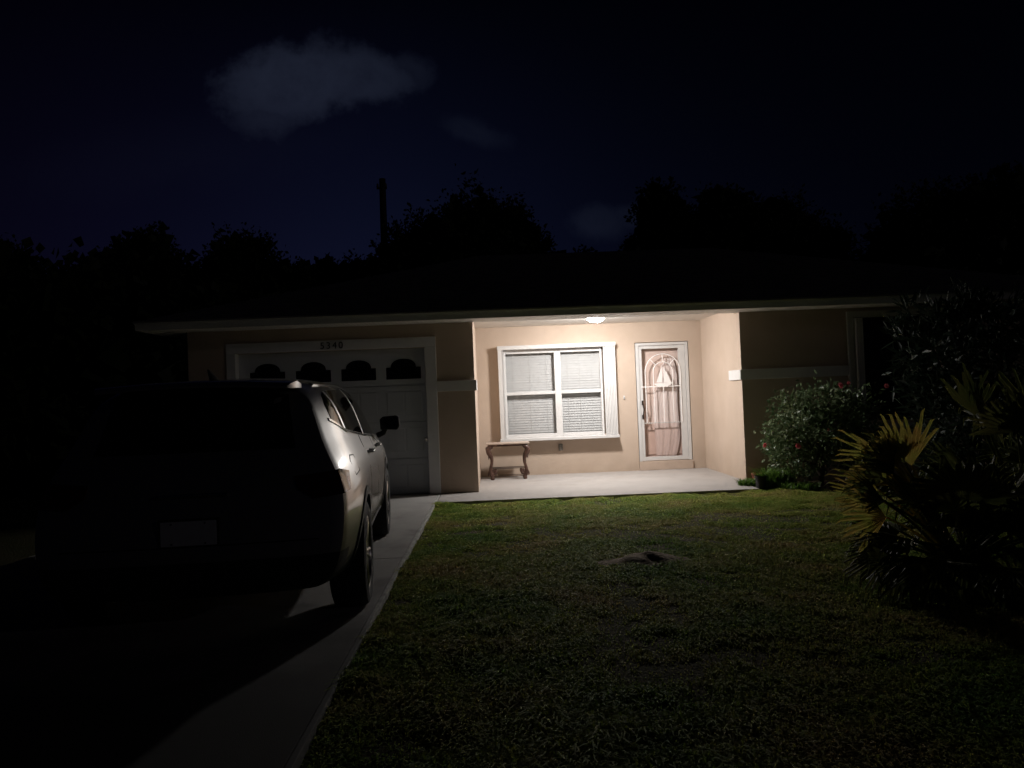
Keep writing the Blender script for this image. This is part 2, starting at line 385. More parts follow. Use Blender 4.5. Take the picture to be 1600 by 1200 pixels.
# porch window
wn = MB(); YW = YB-.165
wn.box(.1046, 2.1217, YW, YB-.002, 2.150, 2.216)                    # header
wn.box(.100, 2.130, YW-.015, YB-.002, .593, .640)                   # sill
wn.box(.112, .182, YW+.01, YB-.002, .640, 2.150)                    # left jamb track
W = hb(wn, 'window', M['white'], bevel=.004)
fr = MB()
for x0, x1, y0 in ((.205, .245, .03), (1.075, 1.185, .01), (1.86, 1.895, .03)): fr.box(x0, x1, YB-y0, YB+.05, .640, 2.150)
fr.box(.245, 1.075, YB-.02, YB+.05, 2.085, 2.149); fr.box(.245, 1.075, YB-.02, YB+.05, .641, .70)
fr.box(1.185, 1.86, YB-.02, YB+.05, 2.085, 2.149); fr.box(1.185, 1.86, YB-.02, YB+.05, .641, .70)
fr.box(.245, 1.075, YB-.005, YB+.05, 1.375, 1.428); fr.box(1.185, 1.86, YB-.005, YB+.05, 1.375, 1.428)
hb(fr, 'window_frame', M['white'], W, bevel=.003)
for x0, x1 in ((.248, 1.072), (1.188, 1.857)):
    for z0, z1 in ((.703, 1.372), (1.431, 2.082)):
        g_ = MB(); g_.box(x0, x1, YB+.025, YB+.029, z0, z1); hb(g_, 'window_pane', M['pane'], W)
for x0, x1, tilt in ((.225, 1.10, 75), (1.16, 1.875, 70)):          # two venetian blinds
    bl = MB(); z = .70; n = 0
    while z < 2.10:
        j = random.uniform(-1, 1)*2
        a = R((tilt if z < 1.62 else 77)+j); hw = .0285
        dy, dz = hw*math.cos(a), hw*math.sin(a); yc = YB+.115
        bl.add([(x0, yc-dy, z-dz), (x1, yc-dy, z-dz), (x1, yc+dy, z+dz), (x0, yc+dy, z+dz),
                (x0, yc-dy, z-dz+.003), (x1, yc-dy, z-dz+.003), (x1, yc+dy, z+dz+.003), (x0, yc+dy, z+dz+.003)],
               [(0, 1, 2, 3), (4, 7, 6, 5), (0, 4, 5, 1), (3, 2, 6, 7)])
        z += .0435
    bl.box(x0, x1, yc-.03, yc+.03, 2.105, 2.15); bl.box(x0, x1, yc-.025, yc+.025, .668, .684)
    for xx in (x0+.15, (x0+x1)/2, x1-.15): bl.box(xx-.0015, xx+.0015, yc-.032, yc-.030, .68, 2.10)
    hb(bl, 'blind', M['blind'], W)
# folded accordion shutters: right stack and thin left stack
for xa, n_, wdt in ((1.905, 8, .026), (.186, 1, .016)):
    st = MB()
    for i in range(n_):
        x = xa+i*wdt; st.add([(x, YW+.03, .642), (x+wdt*.5, YB-.02, .642), (x+wdt, YW+.03, .642), (x+wdt*.5, YB-.014, .642),
                              (x, YW+.03, 2.148), (x+wdt*.5, YB-.02, 2.148), (x+wdt, YW+.03, 2.148), (x+wdt*.5, YB-.014, 2.148)],
                             [(0, 1, 5, 4), (1, 2, 6, 5), (2, 3, 7, 6), (3, 0, 4, 7)])
        st.box(x+.002, x+wdt-.002, YW+.02, YW+.034, .643, 2.147)
    hb(st, 'storm_shutter', M['white'], W, bevel=.001)
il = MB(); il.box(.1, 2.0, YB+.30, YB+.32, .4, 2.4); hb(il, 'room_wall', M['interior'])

# front door: storm door with grille in front of the entry door
dr = MB(); YD = YB-.006
x0, x1, z0, z1 = 2.487, 3.393, .154, 2.188
dr.box(x0, x0+.052, YD, YB+.06, z0, z1); dr.box(x1-.052, x1, YD, YB+.06, z0, z1); dr.box(x0+.052, x1-.052, YD, YB+.06, z1-.045, z1)
D = hb(dr, 'front_door', M['white'], bevel=.004)
ld = MB(); a0, a1 = x0+.054, x1-.054
ld.box(a0, a0+.045, YD+.012, YB+.05, .162, 2.135); ld.box(a1-.105, a1, YD+.012, YB+.05, .162, 2.135)
ld.box(a0+.045, a1-.105, YD+.012, YB+.05, .162, .225); ld.box(a0+.045, a1-.105, YD+.012, YB+.05, 2.085, 2.135)
SD = hb(ld, 'storm_door', M['white'], D, bevel=.004)
gp = MB(); gp.box(a0+.045, a1-.105, YB+.022, YB+.026, .813, 2.084); hb(gp, 'glass_pane', M['screen'], SD)
kp = MB(); kp.box(a0+.045, a1-.105, YB+.008, YB+.020, .800, .812)
hb(kp, 'kick_rail', M['white'], SD)
kn = MB(); kn.box(a0+.045, a1-.105, YB+.012, YB+.016, .235, .800); hb(kn, 'lower_screen', pane_mat('kick_screen', (.95, .92, .91), 1.1), SD)
gr = MB(); yg = YB-.002
cx, ro_, ri_, zs = 2.945, .305, .165, 1.685
def arch(r, zb_, n=20):
    return [(cx-r, yg, zb_), (cx-r, yg, (zb_+zs)/2)]+[(cx-r*math.cos(math.pi*k/n), yg, zs+r*math.sin(math.pi*k/n)) for k in range(n+1)]+[(cx+r, yg, (zb_+zs)/2), (cx+r, yg, zb_)]
gr.tube(arch(ro_, .812), .0085, 8); gr.tube(arch(ri_, .812), .0075, 8)
gr.tube([(a0+.03, yg, 1.428), (a1-.09, yg, 1.428)], .0085, 8); gr.tube([(cx, yg, 1.428), (cx, yg, .812)], .0075, 8)
for a in (45, 90, 135):
    c_, s_ = math.cos(R(a)), math.sin(R(a)); gr.tube([(cx+ri_*c_, yg, zs+ri_*s_), (cx+ro_*c_, yg, zs+ro_*s_)], .007, 8)
hb(gr, 'grille', M['grille'], SD, smooth=True)
sb = MB()
sb.prism([(cx-.012, 1.50), (cx-.012, 1.80), (cx-.115, 1.50)], yg-.005, yg+.005)
sb.prism([(cx+.010, 1.50), (cx+.135, 1.50), (cx+.10, 1.60), (cx+.010, 1.77)], yg-.005, yg+.005)
sb.prism([(cx-.17, 1.482), (cx-.06, 1.488), (cx+.17, 1.505), (cx+.13, 1.455), (cx+.05, 1.432), (cx-.10, 1.432)], yg-.006, yg+.006)
hb(sb, 'sailboat_emblem', M['grille'], SD)
hd = MB(); hx = a0+.030
hd.tube([(hx, YB-.008, 1.17), (hx, YB-.05, 1.14), (hx+.01, YB-.065, 1.05), (hx, YB-.05, .95), (hx, YB-.008, .91)], [.012, .010, .011, .010, .013], 8)
hd.box(hx-.012, hx+.012, YB-.012, YB+.01, 1.12, 1.20); hd.box(hx-.014, hx+.014, YB-.012, YB+.01, .88, .95)
hb(hd, 'door_handle', M['bronze'], SD, smooth=True)
ed = MB(); ed.box(DX0+.02, DX1-.02, YB+.15, YB+.19, .02, 2.19)
for px0, px1 in ((2.62, 3.26),):
    for pz0, pz1 in ((.25, .90),): ed.box(px0, px1, YB+.138, YB+.152, pz0, pz1)
hb(ed, 'entry_door', M['door'], D, bevel=.006)
# translucent drape gathered behind the storm door glass
nx, nz = 40, 36; vs = []; fs = []
for j in range(nz+1):
    z = .20+1.72*j/nz; t = j/nz
    xl = 2.80+.02*math.sin(t*5)-.10*max(0, .45-abs(t-.42))+.28*max(0, t-.55)/.45*.8; xr = 3.14+.10*math.sin(t*math.pi)+.03*math.sin(t*9)
    for i in range(nx+1):
        u = i/nx; x = xl+(xr-xl)*u
        vs.append((x, YB+.11+.0035*math.sin(u*19+t*2.5)+.002*math.sin(u*43-t*6), z))
for j in range(nz):
    for i in range(nx):
        q = j*(nx+1)+i; fs.append((q, q+1, q+nx+2, q+nx+1))
dp = MB().add(vs, fs); dpo = hb(dp, 'door_drape', M['drape'], D, smooth=True)
so = dpo.modifiers.new('s', 'SOLIDIFY'); so.thickness = .002
th = MB(); th.box(DX0+.004, DX1-.004, YB-.03, YB+.15, .0005, .15); hb(th, 'door_step', M['stucco_base'], bevel=.006)
db = MB(); db.box(2.244, 2.272, YB-.022, YB-.0005, 1.235, 1.295); dbo = hb(db, 'doorbell', M['white'], bevel=.004)
db = MB(); db.lathe([(.006, -.027), (.008, -.022)], (2.258, YB, 1.255), 'y', 12); hb(db, 'bell_button', M['bronze'], dbo)
ol = MB(); ol.box(1.095, 1.165, YB-.045, YB-.0005, .40, .515); ol.box(1.100, 1.160, YB-.055, YB-.045, .405, .455); ol.box(1.100, 1.160, YB-.055, YB-.045, .46, .51)
hb(ol, 'outlet_box', mat('outlet_grey', (.16, .15, .13), .5), bevel=.005)

# wing window with trim and folded shutter
vw = MB()
vw.box(5.205, 5.30, YF-.028, YF+.1, VZ0-.05, 2.402); vw.box(6.72, 6.81, YF-.028, YF+.1, VZ0-.05, 2.402)
vw.box(5.30, 6.72, YF-.028, YF+.1, 2.31, 2.402); vw.box(5.18, 6.84, YF-.045, YF+.1, VZ0-.12, VZ0-.05)
V = hb(vw, 'window', M['band'], bevel=.005)
st = MB()
for i in range(4): st.box(5.315+i*.026, 5.337+i*.026, YF-.075, YF+.02, VZ0-.04, 2.30)
hb(st, 'storm_shutter', M['white'], V, bevel=.002)
vf = MB(); vf.box(5.425, 5.47, YF+.05, YF+.09, VZ0, VZ1); vf.box(6.68, 6.72, YF+.05, YF+.09, VZ0, VZ1); vf.box(6.02, 6.08, YF+.05, YF+.09, VZ0, VZ1)
for za, zb_ in ((VZ0, VZ0+.05), (1.5, 1.55), (VZ1-.05, VZ1)): vf.box(5.47, 6.02, YF+.052, YF+.088, za, zb_); vf.box(6.08, 6.68, YF+.052, YF+.088, za, zb_)
hb(vf, 'window_frame', M['bronze'], V)
vg = MB(); vg.box(5.42, 6.72, YF+.095, YF+.10, VZ0, VZ1); hb(vg, 'window_pane', M['glass_dark'], V)

# ------------------------------------------------------------------ porch light
P = thing('porch_light', 'lit white dome lamp mounted on the porch ceiling', 'lamp', (1.612, 11.60, 2.549))
l = MB(); l.lathe([(.145, -.002), (.150, -.010), (.146, -.020), (.13, -.024)], n=40); l.build('lamp_base', M['lampbase'], P, smooth=True)
l = MB(); l.lathe([(.132, -.022), (.134, -.045), (.122, -.072), (.095, -.094), (.055, -.107), (.014, -.112), (0, -.1125)], n=40); l.build('lamp_shade', M['lamp'], P, smooth=True)

# ------------------------------------------------------------------ bench
Bn = thing('porch_bench', 'small wooden bench with dark carved scroll legs standing under the porch window', 'bench', (.215, 12.66, 0))
t = MB(); t.box(-.355, .355, -.15, .15, .575, .603); t.build('seat', M['wood'], Bn, bevel=.008)
t = MB(); t.box(-.31, .31, -.125, .125, .545, .5745); t.build('apron', M['legwood'], Bn, bevel=.004)
for sx in (-1, 1):
    for sy in (-1, 1):
        lg = MB(); y = sy*.105
        P_ = [(.255, .548), (.300, .53), (.325, .49), (.315, .44), (.285, .39), (.268, .33), (.272, .26), (.292, .19), (.300, .13), (.285, .08), (.262, .055)]
        Rr = [.026, .034, .036, .033, .028, .023, .020, .020, .024, .026, .020]
        sm = []; sr = []
        for i in range(len(P_)-1):
            for q in range(3):
                tt = q/3; sm.append((P_[i][0]*(1-tt)+P_[i+1][0]*tt, P_[i][1]*(1-tt)+P_[i+1][1]*tt)); sr.append(Rr[i]*(1-tt)+Rr[i+1]*tt)
        sm.append(P_[-1]); sr.append(Rr[-1])
        lg.tube([(sx*a, y, b_) for a, b_ in sm], [q_*1.22 for q_ in sr], 10)
        # scroll curls and acanthus leaves
        lg.tube([(sx*(.325+.030*math.cos(q*.5)*(1-q/16)), y, .50+.030*math.sin(q*.5)*(1-q/16)) for q in range(13)], [.019-.0006*q for q in range(13)], 8)
        lg.tube([(sx*(.245+.040*math.cos(2.2+q*.5)*(1-q/18)), y, .125+.045*math.sin(2.2+q*.5)*(1-q/18)) for q in range(14)], [.023-.0009*q for q in range(14)], 8)
        lg.tube([(sx*.300, y, .14), (sx*.325, y, .115), (sx*.335, y, .085), (sx*.325, y, .06)], [.014, .014, .010, .004], 8)
        lg.tube([(sx*.295, y, .40), (sx*.32, y, .37), (sx*.325, y, .33)], [.014, .011, .003], 8)
        lg.lathe([(.020, .062), (.030, .045), (.034, .02), (.028, .0005)], (sx*.268, y, 0), 'z', 14)
        lg.build('leg', M['legwood'], Bn, smooth=True)
for sy in (-1, 1):
    r_ = MB(); r_.tube([(-.285, sy*.105, .185), (.285, sy*.105, .185)], .006, 8); r_.tube([(-.27, sy*.105, .055), (.27, sy*.105, .055)], .005, 8); r_.build('stretcher', M['bronze'], Bn)

# ------------------------------------------------------------------ pots, stones, dirt mound
p = MB(); p.lathe([(0, .0), (.052, 0), (.070, .115), (.080, .118), (.080, .145), (.070, .145), (.066, .12), (.05, .1), (0, .1)], n=28)
o = p.build('flower_pot', M['terra'], smooth=True, loc=(3.735, 10.86, -.02)); tag(o, 'small terracotta flower pot at the corner of the lit porch wall', 'flower pot')
p = MB(); p.lathe([(0, 0), (.058, 0), (.072, .15), (.080, .152), (.080, .175), (.073, .175), (.069, .15), (.05, .12), (0, .12)], n=28)
o = p.build('nursery_pot', M['black'], smooth=True, loc=(3.555, 10.21, -.015)); tag(o, 'black plastic nursery pot on the grass edge beside the porch slab', 'plant pot')
def rock(name, loc, r, m, label, seed, cat='stone', flat=.6):
    bm = bmesh.new(); bmesh.ops.create_icosphere(bm, subdivisions=3, radius=1)
    rs = random.Random(seed); ph = [rs.uniform(0, 6) for _ in range(6)]
    for v in bm.verts:
        c = v.co; k = 1+.14*math.sin(3*c.x+ph[0])*math.sin(2.6*c.y+ph[1])+.1*math.sin(5*c.z+ph[2]+2*c.x)+.04*math.sin(11*c.x+ph[3])*math.sin(9*c.y)
        v.co = Vector((c.x*r[0], c.y*r[1], c.z*r[2]))*k
    me = bpy.data.meshes.new(name); bm.to_mesh(me); bm.free(); me.materials.append(m)
    for q in me.polygons: q.use_smooth = True
    o = bpy.data.objects.new(name, me); C.objects.link(o); o.location = loc; tag(o, label, cat); return o
rock('garden_stone', (4.10, 10.12, 0.0), (.09, .07, .07), M['rock'], 'pale grey stone at the foot of the flowering bush', 3)
# ant/burrow mound, displaced sheet with a hollow on its left
n = 44; vs = []; fs = []
for j in range(n+1):
    for i in range(n+1):
        x = (i/n-.5)*.8; y = (j/n-.5)*.56
        h = .052*math.exp(-((x-.08)/.15)**2-((y+.03)/.12)**2)+.020*math.exp(-((x+.10)/.12)**2-((y+.1)/.10)**2)-.045*math.exp(-((x+.11)/.08)**2-((y-.06)/.06)**2)
        h += .010*math.sin(31*x+7*y)*math.sin(27*y+3)*math.exp(-(x*x+y*y)/.08)+random.uniform(-.003, .003)
        e_ = math.hypot(x/.40, y/.28)*(1+.12*math.sin(5*math.atan2(y, x))); vs.append((x, y, h-.035*max(0, e_-.55)))
for j in range(n):
    for i in range(n):
        q = j*(n+1)+i; fs.append((q, q+1, q+n+2, q+n+1))
mo = MB().add(vs, fs).build('dirt_mound', M['sand'], smooth=True, loc=(1.17, 6.33, -.024)); tag(mo, 'low sandy dirt mound with a dark hollow in the middle of the lawn', 'mound')
# mulch bed
n = 40; vs = [(0, 0, .035)]; fs = []
for i in range(n):
    a = 2*math.pi*i/n; r = 1+.1*math.sin(3*a)+.07*math.sin(7*a+1)
    vs.append((1.05*r*math.cos(a)*.62, .62*r*math.sin(a)*.62, .03)); 
for i in range(n):
    a = 2*math.pi*i/n; r = 1+.1*math.sin(3*a)+.07*math.sin(7*a+1); vs.append((1.05*r*math.cos(a), .62*r*math.sin(a), 0))
for i in range(n): fs += [(0, 1+i, 1+(i+1) % n), (1+i, 1+n+i, 1+n+(i+1) % n, 1+(i+1) % n)]
mb_ = MB().add(vs, fs).build('mulch_bed', M['mulch'], smooth=True, loc=(4.60, 10.38, -.036)); struct(mb_)

# ------------------------------------------------------------------ foliage helpers
def leafcloud(lobes, n, size, aspect=.45, droop=0., clump=.35, seed=1, shell=.55, zmin=None, vert=0.):
    """n folded leaves filling ellipsoid lobes (cx,cy,cz,rx,ry,rz) in clumps -> V,F"""
    g_ = np.random.default_rng(seed); lob = np.array(lobes, float)
    vol = np.prod(lob[:, 3:], 1)**.75; pick = g_.choice(len(lob), n, p=vol/vol.sum())
    nc_ = max(8, n//28)
    cp = g_.choice(len(lob), nc_, p=vol/vol.sum())
    dcl = g_.normal(size=(nc_, 3)); dcl /= np.linalg.norm(dcl, axis=1)[:, None]
    rr = shell+(1-shell)*g_.random(nc_)**.6
    cc = lob[cp, :3]+dcl*lob[cp, 3:]*rr[:, None]*(1+.10*g_.normal(size=(nc_, 1)))
    ci = g_.integers(0, nc_, n); csz = lob[cp[ci], 3:].mean(1)*clump*g_.uniform(.3, .75, n)
    P0 = cc[ci]+np.clip(g_.normal(size=(n, 3)), -1.5, 1.5)*csz[:, None]*.55
    if zmin is not None: P0[:, 2] = np.maximum(P0[:, 2], zmin+g_.random(n)*.05)
    ctr = lob[cp[ci], :3]
    out = P0-ctr; out /= np.linalg.norm(out, axis=1)[:, None]+1e-6
    d = out*.7+g_.normal(size=(n, 3))*.7; d[:, 2] += -droop+vert*g_.uniform(.4, 1.2, n); d /= np.linalg.norm(d, axis=1)[:, None]
    a = g_.normal(size=(n, 3)); s_ = np.cross(d, a); s_ /= np.linalg.norm(s_, axis=1)[:, None]; nn = np.cross(s_, d)
    L_ = size*g_.uniform(.6, 1.3, n)[:, None]; Wd = L_*aspect*.5
    v0 = P0; v1 = P0+d*L_*.5+s_*Wd+nn*Wd*.35; v2 = P0+d*L_-np.array([0, 0, 1])*L_*droop*.3; v3 = P0+d*L_*.5-s_*Wd+nn*Wd*.35
    V_ = np.stack([v0, v1, v2, v3], 1).reshape(-1, 3); b_ = np.arange(n)[:, None]*4
    F_ = np.concatenate([b_+[0, 1, 2], b_+[0, 2, 3]], 0)
    return V_, F_
def limbs(base, tops, r0, seed=1, bend=.15):
    rs = random.Random(seed); m_ = MB(); base = Vector(base)
    for t_ in tops:
        t_ = Vector(t_); pts = []; rads = []
        for k in range(9):
            u = k/8; q = base.lerp(t_, u); q.x += math.sin(u*3.1)*bend*rs.uniform(-1, 1)*.5; q.y += math.sin(u*3.1)*bend*rs.uniform(-1, 1)*.5
            q.x = base.x+(q.x-base.x)*(.35*u+.65*u*u if u < 1 else 1) if u < .6 else q.x
            pts.append(q); rads.append(r0*(1-u)**.7+.006)
        m_.tube(pts, rads, 8)
    return m_

# camellia bush
cb = thing('flowering_bush', 'rounded green bush with glossy leaves and pink flowers against the house wing', 'bush', (4.42, 10.30, -.03))
lob = [(0, 0, .78, .66, .52, .60), (-.42, -.02, .92, .34, .36, .42), (.35, .0, .72, .52, .45, .58), (-.30, .05, .45, .44, .38, .36), (.1, .05, 1.08, .50, .36, .30), (.62, .05, .55, .34, .35, .42)]
V_, F_ = leafcloud(lob, 8200, .072, .5, .15, .5, 5, .5, .04); npmesh('foliage', V_, F_, M['camellia'], cb)
limbs((0, 0, 0), [(-.4, 0, .9), (-.15, .1, 1.1), (.3, .05, 1.1), (.55, 0, .8), (0, -.15, 1.0), (-.45, .1, .6), (.1, .2, 1.25), (-.2, -.1, 1.3)], .022, 4).build('stem', M['bark'], cb, smooth=True)
def flower(x, y, z, s_, seed):
    f_ = MB(); rs = random.Random(seed)
    for ring, (nr, rad, up) in enumerate(((6, 1., .25), (5, .75, .6), (4, .45, 1.0))):
        for k in range(nr):
            a = 2*math.pi*(k+.5*ring)/nr+rs.uniform(-.2, .2); c_, q_ = math.cos(a), math.sin(a); r_ = s_*rad
            # flower faces the camera side (-y), petals cupped
            p0 = Vector((0, 0, 0)); tip = Vector((c_*r_, -up*s_*.5, q_*r_)); sd = Vector((-q_, 0, c_))*r_*.5
            mid = tip*.6+Vector((0, .15*s_, 0)); f_.add([p0, mid+sd, tip+sd*.4, tip-sd*.4, mid-sd], [(0, 1, 2, 3, 4)])
    o = f_.build('flower', M['petal'], cb, smooth=True); o.location = (x, y, z); o.rotation_euler = (rs.uniform(-.5, .3), 0, rs.uniform(-.5, .5))
for i, (x, y, z, s_) in enumerate(((.13, -.42, 1.36, .042), (.88, -.15, 1.33, .034), (-.80, -.12, .60, .034), (-.50, -.50, .60, .040), (-.12, -.55, .80, .022), (.2, -.5, 1.39, .026))): flower(x, y, z, s_, i)

# weeds at slab corner and beneath the bush
def weed(name, loc, rad, n, h, label, seed, m='weed'):
    g_ = np.random.default_rng(seed); a = g_.random(n)*6.283; r = rad*np.sqrt(g_.random(n))
    b0 = np.stack([r*np.cos(a), r*np.sin(a)*.7, np.zeros(n)], 1)
    az = g_.random(n)*6.283; out = np.stack([np.cos(az), np.sin(az), np.zeros(n)], 1); hh = h*g_.uniform(.4, 1.1, n)[:, None]
    sd = np.stack([-np.sin(az), np.cos(az), np.zeros(n)], 1)*g_.uniform(.004, .009, n)[:, None]
    up = np.array([0, 0, 1.])
    v = [b0-sd*.5, b0+sd*.5, b0+up*hh*.6+out*hh*.25+sd, b0+up*hh*.6+out*hh*.25-sd, b0+up*hh*.85+out*hh*.7]
    V_ = np.stack(v, 1).reshape(-1, 3); bb = np.arange(n)[:, None]*5
    F_ = np.concatenate([bb+[0, 1, 2], bb+[0, 2, 3], bb+[3, 2, 4]], 0)
    o = npmesh(name, V_, F_, M[m]); o.location = loc; tag(o, label, 'weed'); return o
weed('weed_clump', (3.50, 10.52, -.01), .15, 420, .12, 'bright green weeds spilling over the slab between the two pots', 11)
weed('weed_clump', (3.80, 10.32, -.03), .22, 900, .32, 'taller bright green weeds behind the black nursery pot', 12)
weed('weed_clump', (4.00, 10.0, -.03), .25, 600, .14, 'low green weeds in front of the pale grey stone', 13)

# ------------------------------------------------------------------ fan palms
def frond(parent, base, hub, axis, normal, Rl, spread=150, nseg=26, m='fan', seed=0, droop=.15):
    rs = random.Random(seed); base, hub = Vector(base), Vector(hub); ax = Vector(axis).normalized(); nm = Vector(normal)
    nm = (nm-ax*nm.dot(ax)).normalized(); sd = ax.cross(nm)
    mb_ = MB()
    for k in range(nseg):
        a = R(spread)*((k+.5)/nseg-.5)*2*.5*1.0*2*.5; a = R(spread)*((k+.5)/nseg-.5); da = R(spread)/nseg*.5
        L_ = Rl*(1-.22*abs(a)/R(90))*rs.uniform(.74, 1.08); cut = .48*Rl
        def dr_(t): return ax*math.cos(t)+sd*math.sin(t)
        c_ = dr_(a+rs.uniform(-.9, .9)*da)+nm*rs.uniform(-.16, .16); l_, r_ = dr_(a-da), dr_(a+da)
        wm = cut*math.sin(da)
        side = (r_-l_).normalized(); dn = Vector((0, 0, -1))
        q0 = hub; qm = hub+dr_(a)*cut+nm*wm*.9; ql = hub+l_*cut; qr = hub+r_*cut
        w2 = wm*.66; m2 = hub+c_*(cut+(L_-cut)*.80)+dn*droop*L_*.3+nm*w2*.5; tip = hub+c_*L_+dn*(droop+.05)*L_*rs.uniform(.2, 1.2)+side*rs.uniform(-.02, .02)
        l2, r2 = m2-side*w2-nm*w2*.6, m2+side*w2-nm*w2*.6
        mb_.add([q0, ql, qm, qr, l2, m2, r2, tip], [(0, 1, 2), (0, 2, 3), (1, 4, 5, 2), (2, 5, 6, 3), (4, 7, 5), (5, 7, 6)])
    pts = [base.lerp(hub, u)+Vector((0, 0, .12*math.sin(math.pi*u)*(hub-base).length*.5)) for u in [i/7 for i in range(8)]]
    mb_.tube(pts, [.014-.001*i for i in range(8)], 6)
    o = mb_.build('frond', M[m], parent)
    return o
pal = thing('fan_palm', 'low fan palm with yellowing fan leaves at the right edge of the lawn', 'palm', (3.15, 5.15, -.04))
def fr(hub, axis, normal, Rl, **kw):
    h_ = Vector(hub)-Vector((3.15, 5.15, -.04)); return frond(pal, (random.uniform(-.06, .06), random.uniform(-.06, .06), .08), h_, axis, normal, Rl, **kw)
# the leaves that catch the porch light
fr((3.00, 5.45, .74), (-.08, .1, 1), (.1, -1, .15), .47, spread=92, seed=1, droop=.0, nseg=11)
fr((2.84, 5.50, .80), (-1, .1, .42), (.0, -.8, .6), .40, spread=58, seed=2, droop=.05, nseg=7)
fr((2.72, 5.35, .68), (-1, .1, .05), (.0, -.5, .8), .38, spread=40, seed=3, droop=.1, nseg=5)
rp_ = random.Random(5)
for i in range(17):
    a_ = rp_.uniform(R(105), R(215)); e_ = rp_.uniform(R(-4), R(58))
    dv = Vector((math.cos(a_)*math.cos(e_), math.sin(a_)*math.cos(e_), math.sin(e_)))
    hub = Vector((3.12, 5.25, .42))+Vector((dv.x*.46, dv.y*.42, dv.z*.42))
    ax_ = dv+Vector((rp_.uniform(-.3, .3), rp_.uniform(-.3, .3), rp_.uniform(.0, .45)))
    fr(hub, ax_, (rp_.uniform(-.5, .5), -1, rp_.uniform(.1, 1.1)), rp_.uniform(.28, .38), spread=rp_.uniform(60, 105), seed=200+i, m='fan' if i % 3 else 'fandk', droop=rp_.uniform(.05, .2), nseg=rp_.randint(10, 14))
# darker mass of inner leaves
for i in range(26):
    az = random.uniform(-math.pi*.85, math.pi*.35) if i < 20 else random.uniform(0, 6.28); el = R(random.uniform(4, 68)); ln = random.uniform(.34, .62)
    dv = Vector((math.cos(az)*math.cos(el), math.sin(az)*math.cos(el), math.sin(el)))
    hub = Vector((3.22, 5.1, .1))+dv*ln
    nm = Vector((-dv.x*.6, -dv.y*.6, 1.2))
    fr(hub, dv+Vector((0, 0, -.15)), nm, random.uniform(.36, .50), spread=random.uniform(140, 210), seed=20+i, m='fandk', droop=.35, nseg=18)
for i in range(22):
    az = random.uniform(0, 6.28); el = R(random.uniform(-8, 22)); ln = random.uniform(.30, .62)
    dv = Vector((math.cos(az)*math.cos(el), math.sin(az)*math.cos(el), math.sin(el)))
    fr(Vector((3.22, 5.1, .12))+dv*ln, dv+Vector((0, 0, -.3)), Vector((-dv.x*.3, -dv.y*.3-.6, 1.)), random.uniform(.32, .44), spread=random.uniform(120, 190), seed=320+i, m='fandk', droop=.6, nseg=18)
pal2 = thing('fan_palm', 'taller dark fan palm behind the low palm at the right frame edge', 'palm', (4.25, 6.05, -.04))
def fr2(hub, axis, normal, Rl, **kw):
    h_ = Vector(hub)-Vector((4.25, 6.05, -.04)); return frond(pal2, (0, 0, .1), h_, axis, normal, Rl, **kw)
fr2((3.93, 6.15, 1.05), (-.05, .1, 1), (.15, -1, .1), .48, spread=100, seed=61, m='fandk', droop=0, nseg=11)
fr2((4.35, 6.1, 1.02), (.25, .1, 1), (-.2, -1, .1), .46, spread=110, seed=62, m='fandk', droop=0, nseg=12)
for i in range(22):
    az = random.uniform(0, 6.28); el = R(random.uniform(10, 75)); ln = random.uniform(.45, .95)
    dv = Vector((math.cos(az)*math.cos(el), math.sin(az)*math.cos(el), math.sin(el)))
    fr2(Vector((4.25, 6.05, .1))+dv*ln, dv+Vector((0, 0, -.1)), Vector((-dv.x*.6, -dv.y*.6, 1.2)), random.uniform(.38, .5), spread=random.uniform(140, 210), seed=80+i, m='fandk', droop=.3, nseg=18)

# tall shrub behind the palms
ts = thing('tall_shrub', 'tall dark shrub with long upright leaves hiding the far end of the house', 'shrub', (5.05, 8.0, -.04))
lob = [(0, 0, 1.1, .62, .6, .95), (-.35, 0, 1.75, .40, .4, .55), (.5, .1, 1.5, .6, .5, .75), (1.0, .2, 1.0, .6, .6, .9), (.3, 0, .6, .9, .6, .55), (1.35, .1, 1.55, .5, .5, .6), (.15, 0, 1.95, .45, .4, .4)]
V_, F_ = leafcloud(lob, 7500, .17, .2, .25, .5, 8, .3, .05, .9); npmesh('foliage', V_, F_, M['shrub'], ts)
limbs((.2, 0, 0), [(-.4, 0, 1.9), (0, .1, 2.2), (.5, .1, 2.0), (1.0, .1, 1.8), (1.3, 0, 1.9), (.2, -.2, 1.7)], .03, 9).build('stem', M['bark'], ts, smooth=True)

# ------------------------------------------------------------------ trees and pole behind the house
def tree(name, x, y, lobes, n, size, label, seed, r0=.25, aspect=.6):
    T = thing(name, label, 'tree', (x, y, -.04), group='trees behind the house')
    L_ = [(a-x, b-y, c, d_, e_, f_) for a, b, c, d_, e_, f_ in lobes]
    V_, F_ = leafcloud(L_, int(n*1.9), size*.68, aspect, .1, .42, seed, .45); 
    V2, F2 = leafcloud([(a, b_, c, d_*.8, e_*.8, f_*.8) for a, b_, c, d_, e_, f_ in L_], n//2, size*1.8, .8, .1, .6, seed+500, .1)
    npmesh('crown', np.concatenate([V_, V2]), np.concatenate([F_, F2+len(V_)]), M['treeleaf'], T)
    limbs((0, 0, 0), [(l[0], l[1], l[2]+.3*l[5]) for l in L_]+[(L_[0][0]*.5, 0, L_[0][2])], r0, seed, .5).build('trunk', M['bark'], T, smooth=True)
    return T
def E_(x, z, rx, rz, y=30): return (x, y, z, rx, rx*.9, rz)
